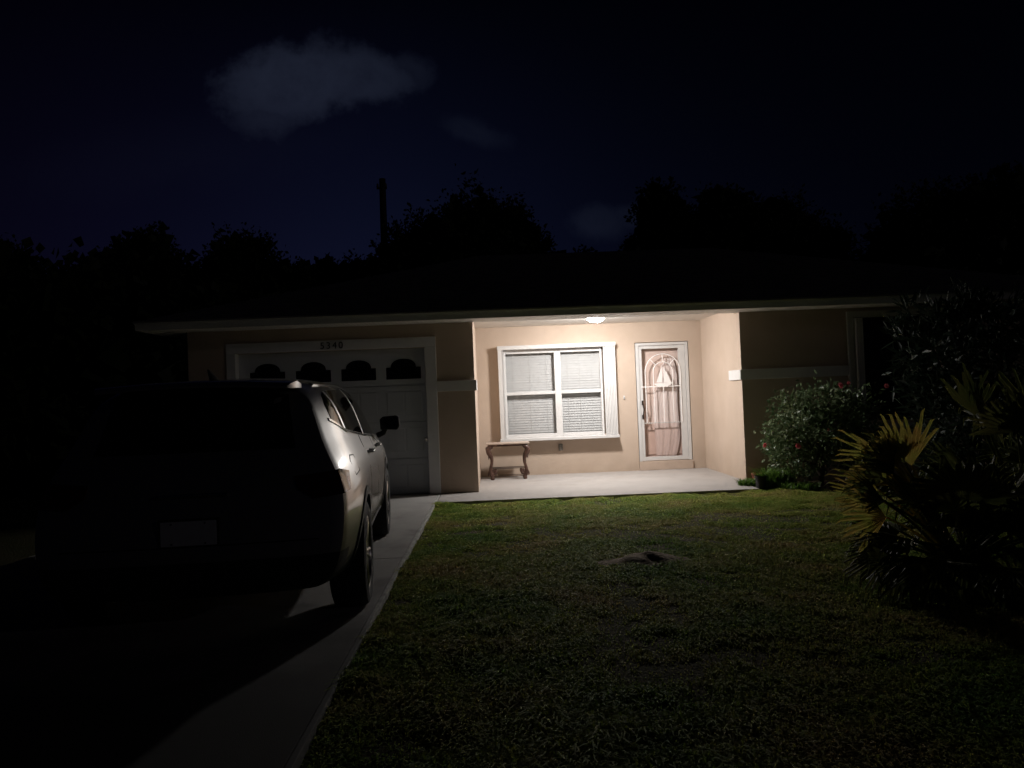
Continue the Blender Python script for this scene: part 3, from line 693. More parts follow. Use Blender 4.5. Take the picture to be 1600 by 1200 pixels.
tree('oak_tree', -.3, 30, [E_(-.4, 6.6, 2.4, 2.65), E_(-2.5, 6.5, 1.7, 2.1), E_(1.5, 6.3, 1.3, 1.7), E_(.7, 7.6, 1.2, 1.35), E_(-3.9, 5.8, 1.3, 1.5)], 15000, .26, 'wide domed dark tree behind the middle of the roof', 31, .35)
tree('oak_tree', -13.2, 30, [E_(-13.3, 6.4, 1.5, 2.05), E_(-14.6, 5.9, 1.2, 1.6), E_(-12.2, 5.5, 1.2, 1.5)], 8000, .26, 'dark lumpy tree left of the garage with the squarest top', 32)
tree('oak_tree', -9.3, 30, [E_(-9.5, 6.3, 1.5, 1.85), E_(-10.6, 5.5, 1.1, 1.5), E_(-8.0, 5.7, 1.2, 1.35)], 8000, .26, 'rounded dark tree above the left end of the garage roof', 33)
tree('oak_tree', -6.2, 32, [E_(-6.6, 5.7, 1.4, 1.6, 32), E_(-5.3, 5.9, 1.2, 1.5, 32), E_(-7.6, 5.4, 1.1, 1.5, 32)], 6500, .26, 'low dark tree at the foot of the utility pole', 34)
tree('oak_tree', -19.5, 30, [E_(-18.6, 5.9, 1.9, 2.1), E_(-21.2, 6.2, 2.2, 2.2), E_(-16.9, 5.2, 1.3, 1.6)], 8500, .26, 'broad dark tree at the far left behind the house', 35)
tree('pine_tree', 7.0, 30, [E_(6.9, 8.3, 1.0, 1.3), E_(7.4, 7.0, 1.3, 1.6), E_(6.3, 6.3, 1.0, 1.5)], 6500, .24, 'tall narrow dark tree behind the right half of the roof', 36)
tree('oak_tree', 10.5, 30, [E_(9.6, 7.3, 1.7, 1.9), E_(11.5, 6.6, 1.9, 2.1), E_(13.0, 6.0, 1.6, 1.9)], 10000, .26, 'wide dark tree right of the tall narrow one', 37)
tree('oak_tree', 17.5, 28, [E_(16.5, 6.2, 2.2, 2.3, 28), E_(19.5, 6.6, 2.4, 2.4, 28)], 9000, .28, 'large dark tree at the far right behind the shrubs', 38)
tree('oak_tree', 4.3, 33, [E_(4.3, 5.8, 1.5, 1.6, 33), E_(5.6, 5.6, 1.2, 1.5, 33)], 5000, .26, 'low dark tree in the gap right of the domed tree', 39)
hl = [(x, 26+random.uniform(-1, 1), 2.2, 2.2, 1.2, 2.6+random.uniform(-.4, .5)) for x in np.arange(-44, 46, 2.6)]+[(x, 25, 4.6, 2.0, 1.2, 1.9) for x in np.arange(-40, -9, 2.4)]
V_, F_ = leafcloud(hl, 60000, .42, .8, .1, .8, 77, .1, 0)
V2, F2 = leafcloud(hl, 9000, 1.3, .8, .1, .7, 78, .0, 0); V_, F_ = np.concatenate([V_, V2]), np.concatenate([F_, F2+len(V_)])
tag(npmesh('hedgerow', V_, F_, M['treeleaf']), 'dark unbroken undergrowth behind the house', 'undergrowth', kind='stuff')
up = thing('utility_pole', 'dark wooden utility pole standing behind the house', 'utility pole', (-4.03, 30, -.04))
q = MB(); q.tube([(0, 0, 0), (.0, 0, 5), (.03, 0, 10.15)], [.17, .15, .125], 12); q.build('pole', M['pole'], up, smooth=True)
q = MB(); q.box(-.20, .20, -.06, -.0, 9.74, 9.82); q.build('crossarm', M['pole'], up)
for sx in (-.16, .16):
    q = MB(); q.lathe([(.03, 9.82), (.05, 9.86), (.035, 9.90), (.045, 9.93), (.01, 9.97)], (sx, -.03, 0), 'z', 10); q.build('insulator', M['rock'], up)

# ------------------------------------------------------------------ car
OX, OY, CY = -1.70, 4.17, R(5.0)
CAR = thing('parked_suv', 'bronze grey crossover parked on the driveway with its nose to the garage door', 'car', (OX, OY, 0), CY)
def ring(y, pts): return [(p[0], (p[2] if len(p) > 2 else y), p[1]) for p in pts]
rings = [
 ring(0, [(0, .27, .14), (.60, .27, .14), (.76, .34, .16), (.835, .52, .15), (.855, .80, .22), (.80, .97, .26), (.715, 1.12, .34), (.655, 1.31, .45), (.585, 1.462, .54), (.36, 1.50, .42), (0, 1.515, .40)]),
 ring(0, [(0, .24, .50), (.66, .24, .50), (.83, .32, .50), (.895, .52, .50), (.915, .80, .52), (.86, .975, .54), (.765, 1.135, .58), (.705, 1.31, .66), (.62, 1.468, .74), (.39, 1.515, .66), (0, 1.53, .65)]),
 ring(0, [(0, .23, .9), (.70, .23, .9), (.87, .30, .9), (.915, .52, .9), (.925, .80, .88), (.875, .985, .86), (.79, 1.13, .86), (.735, 1.32, .92), (.635, 1.48, .98), (.41, 1.53, .98), (0, 1.545, .98)]),
 ring(1.32, [(0, .23), (.70, .23), (.87, .30), (.90, .52), (.915, .80), (.88, .97), (.81, 1.09), (.75, 1.31), (.645, 1.495), (.42, 1.55), (0, 1.565)]),
 ring(2.0, [(0, .23), (.70, .23), (.86, .30), (.885, .52), (.90, .78), (.878, .95), (.82, 1.055), (.755, 1.29), (.65, 1.50), (.43, 1.56), (0, 1.575)]),
 ring(2.6, [(0, .23), (.70, .23), (.86, .30), (.885, .52), (.90, .78), (.878, .94), (.82, 1.04), (.76, 1.27), (.65, 1.485), (.43, 1.545), (0, 1.56)]),
 ring(3.05, [(0, .23), (.70, .23), (.87, .30), (.895, .52), (.905, .78), (.88, .935), (.82, 1.025), (.76, 1.23), (.645, 1.43), (.43, 1.49), (0, 1.505)]),
 ring(3.40, [(0, .23), (.70, .23), (.87, .30), (.905, .52), (.91, .78), (.88, .93), (.82, 1.01), (.75, 1.14), (.64, 1.27), (.43, 1.31), (0, 1.325)]),
 ring(3.75, [(0, .23), (.70, .23), (.87, .30), (.91, .52), (.91, .78), (.875, .92), (.81, .985), (.74, 1.03), (.63, 1.075), (.42, 1.095), (0, 1.105)]),
 ring(4.1, [(0, .24), (.70, .24), (.86, .32), (.90, .52), (.89, .78), (.85, .90), (.79, .95), (.71, .975), (.60, .99), (.40, 1.0), (0, 1.005)]),
 ring(4.45, [(0, .26), (.62, .26), (.76, .34), (.80, .52), (.79, .74), (.76, .83), (.70, .88), (.63, .90), (.52, .915), (.35, .925), (0, .93)]),
 ring(0, [(0, .28, 4.60), (.52, .28, 4.58), (.62, .34, 4.56), (.66, .52, 4.58), (.65, .70, 4.56), (.62, .76, 4.55), (.58, .80, 4.54), (.52, .82, 4.53), (.44, .83, 4.53), (.3, .84, 4.54), (0, .845, 4.55)]),
]
def make_body():
    bm = bmesh.new(); grid = []
    for rg in rings:
        row = []
        for s_ in (1, -1):
            row.append([None]*11)
        for i, p in enumerate(rg):
            v = bm.verts.new(p); row[0][i] = v
            row[1][i] = v if i in (0, 10) else bm.verts.new((-p[0], p[1], p[2]))
        grid.append(row)
    for a, b in zip(grid, grid[1:]):
        for s_ in (0, 1):
            for i in range(10):
                f_ = [a[s_][i], b[s_][i], b[s_][i+1], a[s_][i+1]]
                bm.faces.new(f_ if s_ else f_[::-1])
    for row, sgn, bow in ((grid[0], -1, .06), (grid[-1], 1, .07)):
        R_, L_ = row
        rws = [[L_[2], L_[1], R_[0], R_[1], R_[2]]]
        for i in range(3, 8):
            xr = R_[i].co; rr_ = [L_[i]]
            for fx in (-.5, 0, .5):
                rr_.append(bm.verts.new((xr.x*fx*1.1, xr.y+sgn*bow*(1-fx*fx), xr.z)))
            rr_.append(R_[i]); rws.append(rr_)
        rws.append([L_[8], L_[9], R_[10], R_[9], R_[8]])
        for q0, q1 in zip(rws, rws[1:]):
            for i in range(4): bm.faces.new([q0[i], q0[i+1], q1[i+1], q1[i]] if sgn < 0 else [q0[i], q1[i], q1[i+1], q0[i+1]])
    bm.edges.ensure_lookup_table(); cl = bm.edges.layers.float.new('crease_edge')
    for row in grid[0]:
        for i in range(1, 9):
            e_ = bm.edges.get((row[i], row[i+1])) if i < 8 else None
            if e_: e_[cl] = .8
    bmesh.ops.recalc_face_normals(bm, faces=bm.faces)
    me = bpy.data.meshes.new('body'); bm.to_mesh(me); bm.free()
    o = bpy.data.objects.new('body', me); C.objects.link(o); me.materials.append(M['paint']); me.materials.append(M['clad'])
    ss = o.modifiers.new('s', 'SUBSURF'); ss.levels = 3; ss.render_levels = 3
    return o
body = make_body()
bpy.context.view_layer.update(); dg = bpy.context.evaluated_depsgraph_get()
me0 = bpy.data.meshes.new_from_object(body.evaluated_get(dg)); body.modifiers.clear(); body.data = me0
bvh = BVHTree.FromPolygons([v.co.copy() for v in me0.vertices], [tuple(p.vertices) for p in me0.polygons])
WY = (.95, 3.60); WR = .345
cut = MB()
for wy in WY:
    for sx in (-1, 1):
        c_ = MB()
        cut.lathe([(.395, sx*.58), (.40, sx*1.2)] if sx > 0 else [(.395, -.58), (.40, -1.2)], (0, wy, .355), 'x', 48)
co = cut.build('cut', M['clad'])
bo = body.modifiers.new('b', 'BOOLEAN'); bo.operation = 'DIFFERENCE'; bo.object = co; bo.solver = 'EXACT'; bo.material_mode = 'TRANSFER'
bpy.context.view_layer.update(); dg = bpy.context.evaluated_depsgraph_get()
me1 = bpy.data.meshes.new_from_object(body.evaluated_get(dg)); body.modifiers.clear(); body.data = me1
bpy.data.objects.remove(co)
mats = [m_.name if m_ else '' for m_ in me1.materials]
ci = mats.index('car_cladding') if 'car_cladding' in mats else 0
for p_ in me1.polygons:
    p_.use_smooth = True
    if p_.center.z < .33 or (p_.center.z < .50 and p_.center.y < .32 ): p_.material_index = ci
me1.set_sharp_from_angle(angle=R(35))
body.parent = CAR
def patch(name, m, poly, mapray, off=.004, step=.06, parent=None, rim=.006):
    """polygon in a 2-D plane, cut into cells, pushed onto the body along rays, lifted by off"""
    bm = bmesh.new(); vs = [bm.verts.new((a, b_, 0)) for a, b_ in poly]; bm.faces.new(vs)
    xs = [p[0] for p in poly]; ys_ = [p[1] for p in poly]
    for ax_, lo, hi in ((0, min(xs), max(xs)), (1, min(ys_), max(ys_))):
        k = lo+step
        while k < hi-1e-4:
            co_ = (k, 0, 0) if ax_ == 0 else (0, k, 0); no_ = (1, 0, 0) if ax_ == 0 else (0, 1, 0)
            bmesh.ops.bisect_plane(bm, geom=bm.verts[:]+bm.edges[:]+bm.faces[:], plane_co=co_, plane_no=no_); k += step
    be = [e_ for e_ in bm.edges if e_.is_boundary]
    nrm = {}
    for v in bm.verts:
        o_, d_ = mapray(v.co.x, v.co.y); hit = bvh.ray_cast(o_, d_)
        if hit[0] is None: hit = bvh.find_nearest(o_+d_*1.2)
        n_ = hit[1]; n_ = -n_ if n_.dot(d_) > 0 else n_
        v.co = hit[0]+n_*off; nrm[v] = n_
    if rim:
        r_ = bmesh.ops.extrude_edge_only(bm, edges=be)
        nv = [g_ for g_ in r_['geom'] if isinstance(g_, bmesh.types.BMVert)]
        for v in nv:
            near = min(((w_.co-v.co).length, i_) for i_, w_ in enumerate(nrm))[1]
            v.co -= list(nrm.values())[near]*(off+rim)
    bmesh.ops.recalc_face_normals(bm, faces=bm.faces)
    me = bpy.data.meshes.new(name); bm.to_mesh(me); bm.free(); me.materials.append(m)
    for q_ in me.polygons: q_.use_smooth = True
    me.set_sharp_from_angle(angle=R(40))
    o = bpy.data.objects.new(name, me); C.objects.link(o); o.parent = parent or CAR; return o
side = lambda s_: (lambda a, b_: (Vector((s_*2, a, b_)), Vector((-s_, 0, 0))))
rear = lambda a, b_: (Vector((a, -2, b_)), Vector((0, 1, 0)))
front = lambda a, b_: (Vector((a, 7, b_)), Vector((0, -1, 0)))
def corner(s_, f_):      # rays from a corner direction; a = sideways coordinate
    d_ = Vector((-s_, -f_, 0)).normalized(); t_ = Vector((d_.y, -d_.x, 0))*s_*(-f_)
    c0 = Vector((s_*.5, .6 if f_ < 0 else 4.0, 0))
    return lambda a, b_: (c0-d_*2+t_*a+Vector((0, 0, b_)), d_)
topd = lambda a, b_: (Vector((a, b_, 3)), Vector((0, 0, -1)))
winA = [(.68, 1.25), (.915, 1.195), (.90, 1.432), (.80, 1.41), (.71, 1.35)]
winB = [(.985, 1.175), (1.98, 1.103), (1.91, 1.462), (.965, 1.438)]
winC = [(2.05, 1.098), (3.44, 1.035), (3.32, 1.115), (3.02, 1.335), (2.82, 1.415), (1.975, 1.462)]
for s_ in (1, -1):
    for w_ in (winA, winB, winC): patch('side_window', M['glass_tint'], w_, side(s_), .004)
    patch('window_pillar', M['pillar'], [(.922, 1.19), (.978, 1.178), (.958, 1.436), (.907, 1.432)], side(s_), .006, .05)
    patch('window_pillar', M['pillar'], [(1.988, 1.103), (2.042, 1.099), (1.968, 1.462), (1.917, 1.462)], side(s_), .006, .05)
    patch('belt_trim', M['chrome'], [(.62, 1.245), (.98, 1.155), (2.0, 1.080), (3.46, 1.012), (3.46, 1.024), (2.0, 1.096), (.98, 1.170), (.62, 1.262)], side(s_), .007, .12)
    patch('roof_rail', M['chrome'], [(.95, 1.478), (1.6, 1.492), (2.7, 1.487), (2.7, 1.497), (1.6, 1.503), (.95, 1.489)], side(s_), .012, .12)
    gap = [[(1.40, .42), (1.408, .42), (1.62, .80), (1.62, 1.12), (1.612, 1.12), (1.612, .80)],
           [(2.52, .34), (2.527, .34), (2.535, 1.06), (2.528, 1.06)], [(3.17, .34), (3.177, .34), (3.42, 1.0), (3.41, 1.0)],
           [(1.24, .335), (3.17, .335), (3.17, .342), (1.24, .342)]]
    for g_ in gap: patch('panel_gap', M['seam'], g_, side(s_), .0015, .15, rim=.001)
    for wy in WY:    # wheel-arch cladding
        n = 22; out_ = [(wy+.455*math.cos(math.pi*k/n), .355+.455*math.sin(math.pi*k/n)-.02) for k in range(n+1)]
        inn = [(wy+.398*math.cos(math.pi*k/n), .355+.398*math.sin(math.pi*k/n)-.02) for k in range(n+1)]
        for h_ in range(2):
            a_, b_ = h_*n//2, (h_+1)*n//2
            patch('wheel_arch_trim', M['clad'], out_[a_:b_+1]+inn[a_:b_+1][::-1], side(s_), .008, .2, rim=.01)
    patch('side_cladding', M['clad'], [(1.42, .27), (3.13, .27), (3.13, .36), (1.42, .36)], side(s_), .008, .15)
    patch('tail_light', M['tail'], [(-.16, .81), (.08, .84), (.13, .94), (.0, .965), (-.22, .94), (-.22, .87)], corner(s_, -1), .010, .05)
    patch('headlight', mat('headlight_lens', (.5, .5, .5), .08, coat=1.), [(-.22, .70), (.16, .72), (.22, .80), (-.16, .82)], corner(s_, 1), .010, .05)
    for hy, hz in ((1.78, .97), (2.72, .965)):    # door handles
        hit = bvh.ray_cast(Vector((s_*2, hy, hz)), Vector((-s_, 0, 0)))[0]
        hh = MB(); X_ = hit.x
        hh.tube([(X_, hy-.02, hz), (X_+s_*.035, hy, hz), (X_+s_*.042, hy+.09, hz), (X_+s_*.035, hy+.18, hz), (X_, hy+.20, hz)], [.012, .014, .015, .014, .012], 10, flat=.8)
        hh.build('door_handle', M['handle'], CAR, smooth=True)
    # mirror
    mr = MB(); X_ = s_*.855
    mr.tube([(X_, 3.19, 1.03), (X_+s_*.06, 3.17, 1.055), (X_+s_*.075, 3.15, 1.10)], [.03, .026, .03], 10)
    mo_ = MB(); cxm = X_+s_*.12
    prof = [(-.085, -.058), (.075, -.066), (.098, -.03), (.094, .055), (.068, .074), (-.06, .066), (-.09, .04)]
    vs = []; 
    for yy, sc_ in ((3.10, .97), (3.115, 1.), (3.17, .92), (3.22, .70), (3.245, .35)):
        for a_, b_ in prof: vs.append((cxm+s_*a_*sc_, yy, 1.145+b_*sc_))
    nf = len(prof); fs = [tuple(range(nf))]+[tuple(range(4*nf, 5*nf))]
    for r_ in range(4):
        for k in range(nf): fs.append((r_*nf+k, r_*nf+(k+1) % nf, (r_+1)*nf+(k+1) % nf, (r_+1)*nf+k))
    mr.add(vs, fs)
    mo2 = mr.build('wing_mirror', M['black'], CAR, smooth=True, bevel=.008)
    mg = MB(); mg.add([(cxm+s_*a_*.86, 3.0965, 1.145+b_*.86) for a_, b_ in prof], [tuple(range(nf))]); mgo = mg.build('mirror_glass', mat('mirror_glass', (.02, .02, .03), .03, spec=1.), mo2)
    sol = mgo.modifiers.new('s', 'SOLIDIFY'); sol.thickness = .002
# fuel door outline on the right rear quarter
fd = [(.60, .90), (.78, .915), (.79, 1.015), (.66, 1.02), (.60, .99)]
for k in range(len(fd)):
    a_, b_ = Vector(fd[k]), Vector(fd[(k+1) % len(fd)]); n_ = Vector((-(b_-a_).y, (b_-a_).x)).normalized()*.0035
    patch('fuel_door_gap', M['seam'], [tuple(a_-n_), tuple(b_-n_), tuple(b_+n_), tuple(a_+n_)], side(1), .0015, .1, rim=.001)
patch('rear_window', M['glass_tint'], [(-.56, 1.10), (.56, 1.10), (.50, 1.42), (.0, 1.44), (-.50, 1.42)], rear, .004, .08)
patch('windshield', M['glass_tint'], [(-.68, 3.62), (.68, 3.62), (.56, 3.10), (0, 3.04), (-.56, 3.10)], topd, .004, .08)
patch('rear_bumper_trim', M['clad'], [(-.72, .36), (.72, .36), (.70, .50), (-.70, .50)], rear, .012, .08)
patch('tailgate_gap', M['seam'], [(-.70, .585), (.70, .585), (.70, .593), (-.70, .593)], rear, .002, .1, rim=.001)
patch('grille', M['clad'], [(-.42, .50), (.42, .50), (.50, .74), (-.50, .74)], front, .008, .08)
sp = MB(); vs = []
for yy, zz, xx, tt in ((.54, 1.500, .57, .012), (.40, 1.508, .57, .020), (.30, 1.498, .55, .016), (.26, 1.488, .53, .006)):
    for fx in (-1, -.5, 0, .5, 1):
        vs.append((fx*xx, yy-.02*(1-fx*fx), zz+.02*(1-fx*fx)-.030+tt)); 
for yy, zz, xx, tt in ((.54, 1.500, .57, .012), (.40, 1.508, .57, .020), (.30, 1.498, .55, .016), (.26, 1.488, .53, .006)):
    for fx in (-1, -.5, 0, .5, 1):
        vs.append((fx*xx, yy-.02*(1-fx*fx), zz+.02*(1-fx*fx)-.030-tt))
fs = []
for r_ in range(3):
    for k in range(4):
        a_ = r_*5+k; fs += [(a_, a_+1, a_+6, a_+5), (20+a_, 20+a_+5, 20+a_+6, 20+a_+1)]
    for k in (0, 4): a_ = r_*5+k; fs.append((a_, a_+5, 25+a_, 20+a_))
for k in range(4): fs += [(k, 20+k, 21+k, k+1), (15+k, 16+k, 36+k, 35+k)]
sp.add(vs, fs); sp.build('spoiler', M['paint'], CAR, smooth=True)
# handle bar, licence plate, wiper, aerial
hit = bvh.ray_cast(Vector((0, -2, .86)), Vector((0, 1, 0)))[0]
q = MB(); q.tube([(-.20, hit.y-.006, .865), (-.1, hit.y-.016, .868), (.1, hit.y-.016, .868), (.20, hit.y-.006, .865)], .010, 10); q.build('tailgate_trim', M['chrome'], CAR, smooth=True)
hit = bvh.ray_cast(Vector((0, -2, .66)), Vector((0, 1, 0)))[0]
q = MB(); q.box(-.165, .165, hit.y-.014, hit.y-.002, .585, .745); PF = q.build('plate_frame', M['black'], CAR, bevel=.004)
q = MB(); q.box(-.150, .150, hit.y-.019, hit.y-.0142, .597, .733); LP = q.build('licence_plate', M['plate'], CAR, bevel=.002)
for bx in (-.09, .09):
    for bz in (.610, .720):
        q = MB(); q.lathe([(0, -.0235), (.005, -.0225), (.006, -.019)], (bx, hit.y, bz), 'y', 12); q.build('plate_bolt', M['chrome'], LP)
hz = bvh.ray_cast(Vector((0, -2, 1.13)), Vector((0, 1, 0)))[0]
q = MB(); q.tube([(0, hz.y-.02, 1.125), (.05, hz.y-.024, 1.14), (.30, hz.y+.0, 1.165)], [.014, .009, .006], 8); q.build('rear_wiper', M['black'], CAR, smooth=True)
q = MB(); q.tube([(0, .74, 1.53), (0, .66, 1.565), (0, .60, 1.595)], [.03, .016, .004], 10, flat=.5); q.build('roof_aerial', M['paint'], CAR, smooth=True)
# wheels
ty = MB(); W2 = .11
prof = [(.225, -W2*.85), (.245, -W2), (.300, -W2*1.08), (.330, -W2*.98), (.343, -W2*.75), (.345, -W2*.3), (.345, W2*.3), (.343, W2*.75), (.330, W2*.98), (.300, W2*1.08), (.245, W2), (.225, W2*.85)]
ty.lathe(prof, axis='x', n=56)
tyre_me = ty.build('t', M['tyre'], smooth=True); TM = tyre_me.data; bpy.data.objects.remove(tyre_me)
rm = MB(); rm.lathe([(.235, W2*.86), (.240, W2*.98), (.228, W2*1.0), (.215, W2*.80), (.205, W2*.2), (.205, -W2*.8), (.225, -W2*.85)], axis='x', n=56)
rm.lathe([(0, .082), (.03, .083), (.040, .070), (.045, .04)], axis='x', n=20)
for k in range(5):
    for da in (-.13, .13):
        a = 2*math.pi*k/5; p0 = (.072, .035*math.cos(a+da*2), .035*math.sin(a+da*2)); p1 = (.092, .225*math.cos(a+da), .225*math.sin(a+da))
        rm.tube([p0, ((p0[0]+p1[0])/2+.008, (p0[1]+p1[1])/2, (p0[2]+p1[2])/2), p1], [.020, .015, .017], 8)
r0_ = rm.build('r', M['rim'], smooth=True); RM = r0_.data; bpy.data.objects.remove(r0_)
dk = MB(); dk.lathe([(.0, .012), (.16, .012), (.165, -.01), (0, -.01)], axis='x', n=32); d0_ = dk.build('d', M['chrome']); DM = d0_.data; bpy.data.objects.remove(d0_)
for wy in WY:
    for s_ in (1, -1):
        wh = bpy.data.objects.new('wheel', None); C.objects.link(wh); wh.parent = CAR; wh.location = (s_*.800, wy, WR+.001); wh.rotation_euler = (random.uniform(0, 6), 0, 0 if s_ > 0 else math.pi)
        for nm_, md in (('tyre', TM), ('rim', RM), ('brake_disc', DM)):
            o = bpy.data.objects.new(nm_, md); C.objects.link(o); o.parent = wh

# ------------------------------------------------------------------ lawn blades
def vnoise(x, y, s_, seed):
    g_ = np.random.default_rng(seed); T_ = g_.random((64, 64)); x = x*s_+100; y = y*s_+100
    xi = np.floor(x).astype(int); yi = np.floor(y).astype(int); fx = x-xi; fy = y-yi; fx = fx*fx*(3-2*fx); fy = fy*fy*(3-2*fy)
    q_ = lambda a, b_: T_[a % 64, b_ % 64]
    return (q_(xi, yi)*(1-fx)+q_(xi+1, yi)*fx)*(1-fy)+(q_(xi, yi+1)*(1-fx)+q_(xi+1, yi+1)*fx)*fy
def lawn(n, x0, x1, y0, y1, seed, hs=1.):
    g_ = np.random.default_rng(seed); x = g_.uniform(x0, x1, n); y = g_.uniform(y0, y1, n)
    d_ = .5*vnoise(x, y, 1.3, 1)+.3*vnoise(x, y, 4.5, 2)+.2*vnoise(x, y, 11, 3)
    keep = (g_.random(n) < np.clip((d_-.27)*5, .10, 1)) & (x > XD+.012-.03*g_.random(n)**2)
    keep &= ~((y > 10.09) & (x < 3.52)) & ~((y > 11.0))
    keep &= ~((((x-1.21)/.19)**2+((y-6.31)/.14)**2) < g_.uniform(.2, 1.4, n))
    keep &= ~((((x-4.60)/.85)**2+((y-10.38)/.5)**2) < g_.uniform(.6, 1.1, n))
    x, y, d_ = x[keep], y[keep], d_[keep]; n = len(x)
    h = hs*(.014+.050*np.clip(d_-.30, 0, 1)*1.7)*g_.uniform(.55, 1.35, n)*(.7+.7*vnoise(x, y, 7, 9))
    az = g_.random(n)*6.283; out = np.stack([np.cos(az), np.sin(az), np.zeros(n)], 1); sd = np.stack([-np.sin(az), np.cos(az), np.zeros(n)], 1)
    w_ = g_.uniform(.0022, .0050, n)[:, None]; h_ = h[:, None]; lean = g_.uniform(.4, 1.5, n)[:, None]
    b0 = np.stack([x, y, np.full(n, -.045)], 1); up_ = np.array([0, 0, 1.])
    m_ = b0+up_*h_*.65+out*h_*lean*.4; t_ = b0+up_*h_*np.maximum(1.-.45*lean,.35)+out*h_*lean*1.1
    V_ = np.stack([b0-sd*w_*.6, b0+sd*w_*.6, m_+sd*w_, m_-sd*w_, t_], 1).reshape(-1, 3)
    bb = np.arange(n)[:, None]*5; F_ = np.concatenate([bb+[0, 1, 2], bb+[0, 2, 3], bb+[3, 2, 4]], 0)
    return V_, F_, np.repeat(g_.random(n), 5)
parts = [lawn(560000, XD, 4.6, 2.3, 10.2, 1), lawn(60000, 3.5, 6.5, 8.2, 11.0, 2), lawn(9000, XD, 2.5, 9.85, 10.14, 5, 1.25), lawn(60000, 4.6, 9, 3, 11, 3)]
V_ = []; F_ = []; A_ = []; off = 0
for a_, b_, c_ in parts: V_.append(a_); F_.append(b_+off); A_.append(c_); off += len(a_)
gl = npmesh('grass', np.concatenate(V_), np.concatenate(F_), M['grass'], attr=np.concatenate(A_)); tag(gl, 'patchy green lawn grass in front of the porch', 'grass', kind='stuff')

# ------------------------------------------------------------------ camera
cam = bpy.data.cameras.new('camera'); co = bpy.data.objects.new('camera', cam); C.objects.link(co); SC.camera = co
cam.sensor_width = 36; cam.lens = 36*1194.147/1600; cam.clip_end = 1000; cam.clip_start = .05
ya, pi_, ro = .0259, .0169, .0394
fw = Vector((math.sin(ya)*math.cos(pi_), math.cos(ya)*math.cos(pi_), math.sin(pi_))); rt0 = Vector((math.cos(ya), -math.sin(ya), 0)); up0 = rt0.cross(fw)
SGN = 1
rt = rt0*math.cos(ro)-up0*math.sin(ro)*SGN; upv = up0*math.cos(ro)+rt0*math.sin(ro)*SGN
co.matrix_world = Matrix(((rt.x, upv.x, -fw.x, 0), (rt.y, upv.y, -fw.y, 0), (rt.z, upv.z, -fw.z, 1.35), (0, 0, 0, 1)))

# ------------------------------------------------------------------ night sky and added fill sun
W_ = bpy.data.worlds.new('World'); SC.world = W_; W_.use_nodes = True; nt = W_.node_tree; N = nt.nodes; L = nt.links
bg = N['Background']
SUN_EL, SUN_ROT = R(15), R(120)
sk = N.new('ShaderNodeTexSky'); sk.sky_type = 'NISHITA'; sk.sun_disc = False; sk.sun_elevation = SUN_EL; sk.sun_rotation = SUN_ROT
tc = N.new('ShaderNodeTexCoord')
def math_(op, a, b_=None, c_=None):
    n_ = N.new('ShaderNodeMath'); n_.operation = op
    for i, v in enumerate((a, b_, c_)):
        if v is None: continue
        if isinstance(v, (int, float)): n_.inputs[i].default_value = v
        else: L.new(v, n_.inputs[i])
    return n_.outputs[0]
sep = N.new('ShaderNodeSeparateXYZ'); L.new(tc.outputs['Generated'], sep.inputs[0])
yy = math_('MAXIMUM', sep.outputs[1], .02); u_ = math_('DIVIDE', sep.outputs[0], yy); v_ = math_('DIVIDE', sep.outputs[2], yy)
cmb = N.new('ShaderNodeCombineXYZ'); L.new(u_, cmb.inputs[0]); L.new(v_, cmb.inputs[1])
nz_ = N.new('ShaderNodeTexNoise'); nz_.inputs['Scale'].default_value = 11; nz_.inputs['Detail'].default_value = 9; nz_.inputs['Roughness'].default_value = .62; L.new(cmb.outputs[0], nz_.inputs['Vector'])
nzf = math_('SUBTRACT', nz_.outputs['Fac'], .5)
def blob(cu_, cv_, ru, rv, tilt=0., soft=.42, noise=2.6):
    a = math_('SUBTRACT', u_, cu_); b_ = math_('SUBTRACT', v_, cv_)
    b2 = math_('SUBTRACT', b_, math_('MULTIPLY', a, tilt))
    d_ = math_('SQRT', math_('ADD', math_('POWER', math_('DIVIDE', a, ru), 2), math_('POWER', math_('DIVIDE', b2, rv), 2)))
    d_ = math_('ADD', d_, math_('MULTIPLY', nzf, noise))
    mr_ = N.new('ShaderNodeMapRange'); mr_.interpolation_type = 'SMOOTHSTEP'; L.new(d_, mr_.inputs[0])
    mr_.inputs[1].default_value = 1+soft; mr_.inputs[2].default_value = 1-soft; mr_.inputs[3].default_value = 0; mr_.inputs[4].default_value = 1
    return mr_.outputs[0]
blobs = [(blob(-.243, .425, .085, .046), 1.), (blob(-.168, .430, .065, .032, -.1), .9), (blob(-.105, .428, .040, .024, .2), .4), (blob(-.278, .40, .04, .045), .6),
         (blob(-.012, .350, .040, .016, -.3, .5), .22), (blob(.145, .225, .035, .022, 0, .5), .32), (blob(.19, .232, .03, .015, 0, .5), .25), (blob(-.40, .33, .16, .04, .1, .8), .06)]
tot = None
for b_, k_ in blobs:
    x_ = math_('MULTIPLY', b_, k_); tot = x_ if tot is None else math_('MAXIMUM', tot, x_)
tot = math_('MULTIPLY', tot, math_('ADD', math_('MULTIPLY', nzf, 1.8), 1.))
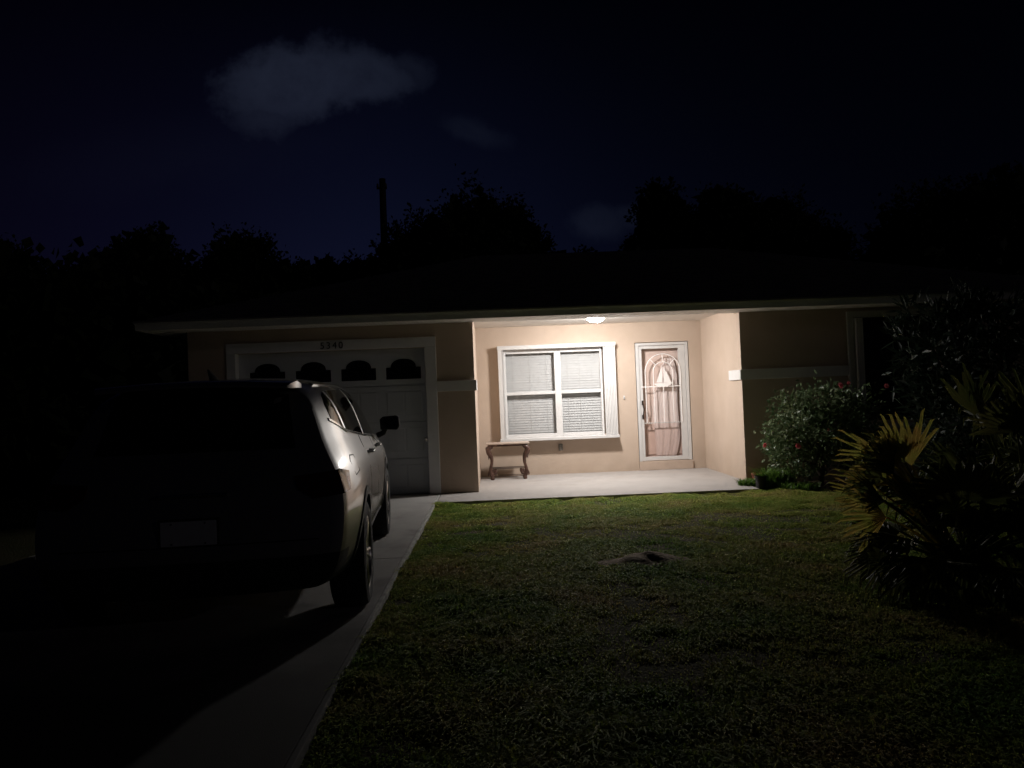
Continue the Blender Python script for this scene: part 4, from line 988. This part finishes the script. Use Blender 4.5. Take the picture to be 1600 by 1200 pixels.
# deeper blue towards the zenith and away from the bright patch of horizon
horiz = math_('POWER', math_('MAXIMUM', math_('SUBTRACT', 1., math_('MULTIPLY', v_, 1.55)), .0), 1.6)
side_ = math_('DIVIDE', 1., math_('ADD', 1., math_('POWER', math_('DIVIDE', math_('ADD', u_, .14), .30), 2)))
glow = math_('MULTIPLY', horiz, side_)
mul = N.new('ShaderNodeMix'); mul.data_type = 'RGBA'; mul.blend_type = 'MULTIPLY'; mul.inputs[0].default_value = 1
L.new(sk.outputs[0], mul.inputs[6]); mul.inputs[7].default_value = (.38, .42, 1.0, 1)
SKY_S = .00030
scl = N.new('ShaderNodeVectorMath'); scl.operation = 'SCALE'; L.new(mul.outputs[2], scl.inputs[0]); scl.inputs[3].default_value = SKY_S
def vconst(c_, f_):
    n_ = N.new('ShaderNodeVectorMath'); n_.operation = 'SCALE'; n_.inputs[0].default_value = c_; L.new(f_, n_.inputs[3]); return n_.outputs[0]
def vadd(a, b_):
    n_ = N.new('ShaderNodeVectorMath'); n_.operation = 'ADD'; L.new(a, n_.inputs[0]); L.new(b_, n_.inputs[1]); return n_.outputs[0]
out = vadd(scl.outputs[0], vconst((.0052, .0070, .0230), glow)); leftg = math_('MULTIPLY', math_('MINIMUM', math_('MAXIMUM', math_('MULTIPLY', math_('ADD', u_, .05), -2.2), 0.), 1.), math_('MAXIMUM', math_('SUBTRACT', 1., math_('MULTIPLY', v_, 1.4)), 0.))
out = vadd(out, vconst((.0013, .0004, .0034), leftg)); out = vadd(out, vconst((.0086, .0108, .0180), tot))
L.new(out, bg.inputs['Color']); bg.inputs['Strength'].default_value = 1.0
sun = bpy.data.lights.new('fill_sun', 'SUN'); sun.energy = .017; sun.angle = R(.5); sun.color = (1.0, .90, .98)  # added dim fill sun, in place of an unseen street lamp
so_ = bpy.data.objects.new('fill_sun', sun); C.objects.link(so_)
dirv = Vector((math.sin(SUN_ROT)*math.cos(SUN_EL), math.cos(SUN_ROT)*math.cos(SUN_EL), math.sin(SUN_EL)))
so_.rotation_euler = dirv.to_track_quat('Z', 'Y').to_euler(); so_.location = (0, -5, 20)

SC.view_settings.view_transform = 'Standard'; SC.view_settings.look = 'None'; SC.view_settings.exposure = 0; SC.view_settings.gamma = 1
SC.render.engine = 'CYCLES'; SC.cycles.max_bounces = 8; SC.cycles.transparent_max_bounces = 12
SC.cycles.use_denoising = True; SC.cycles.sample_clamp_indirect = 4
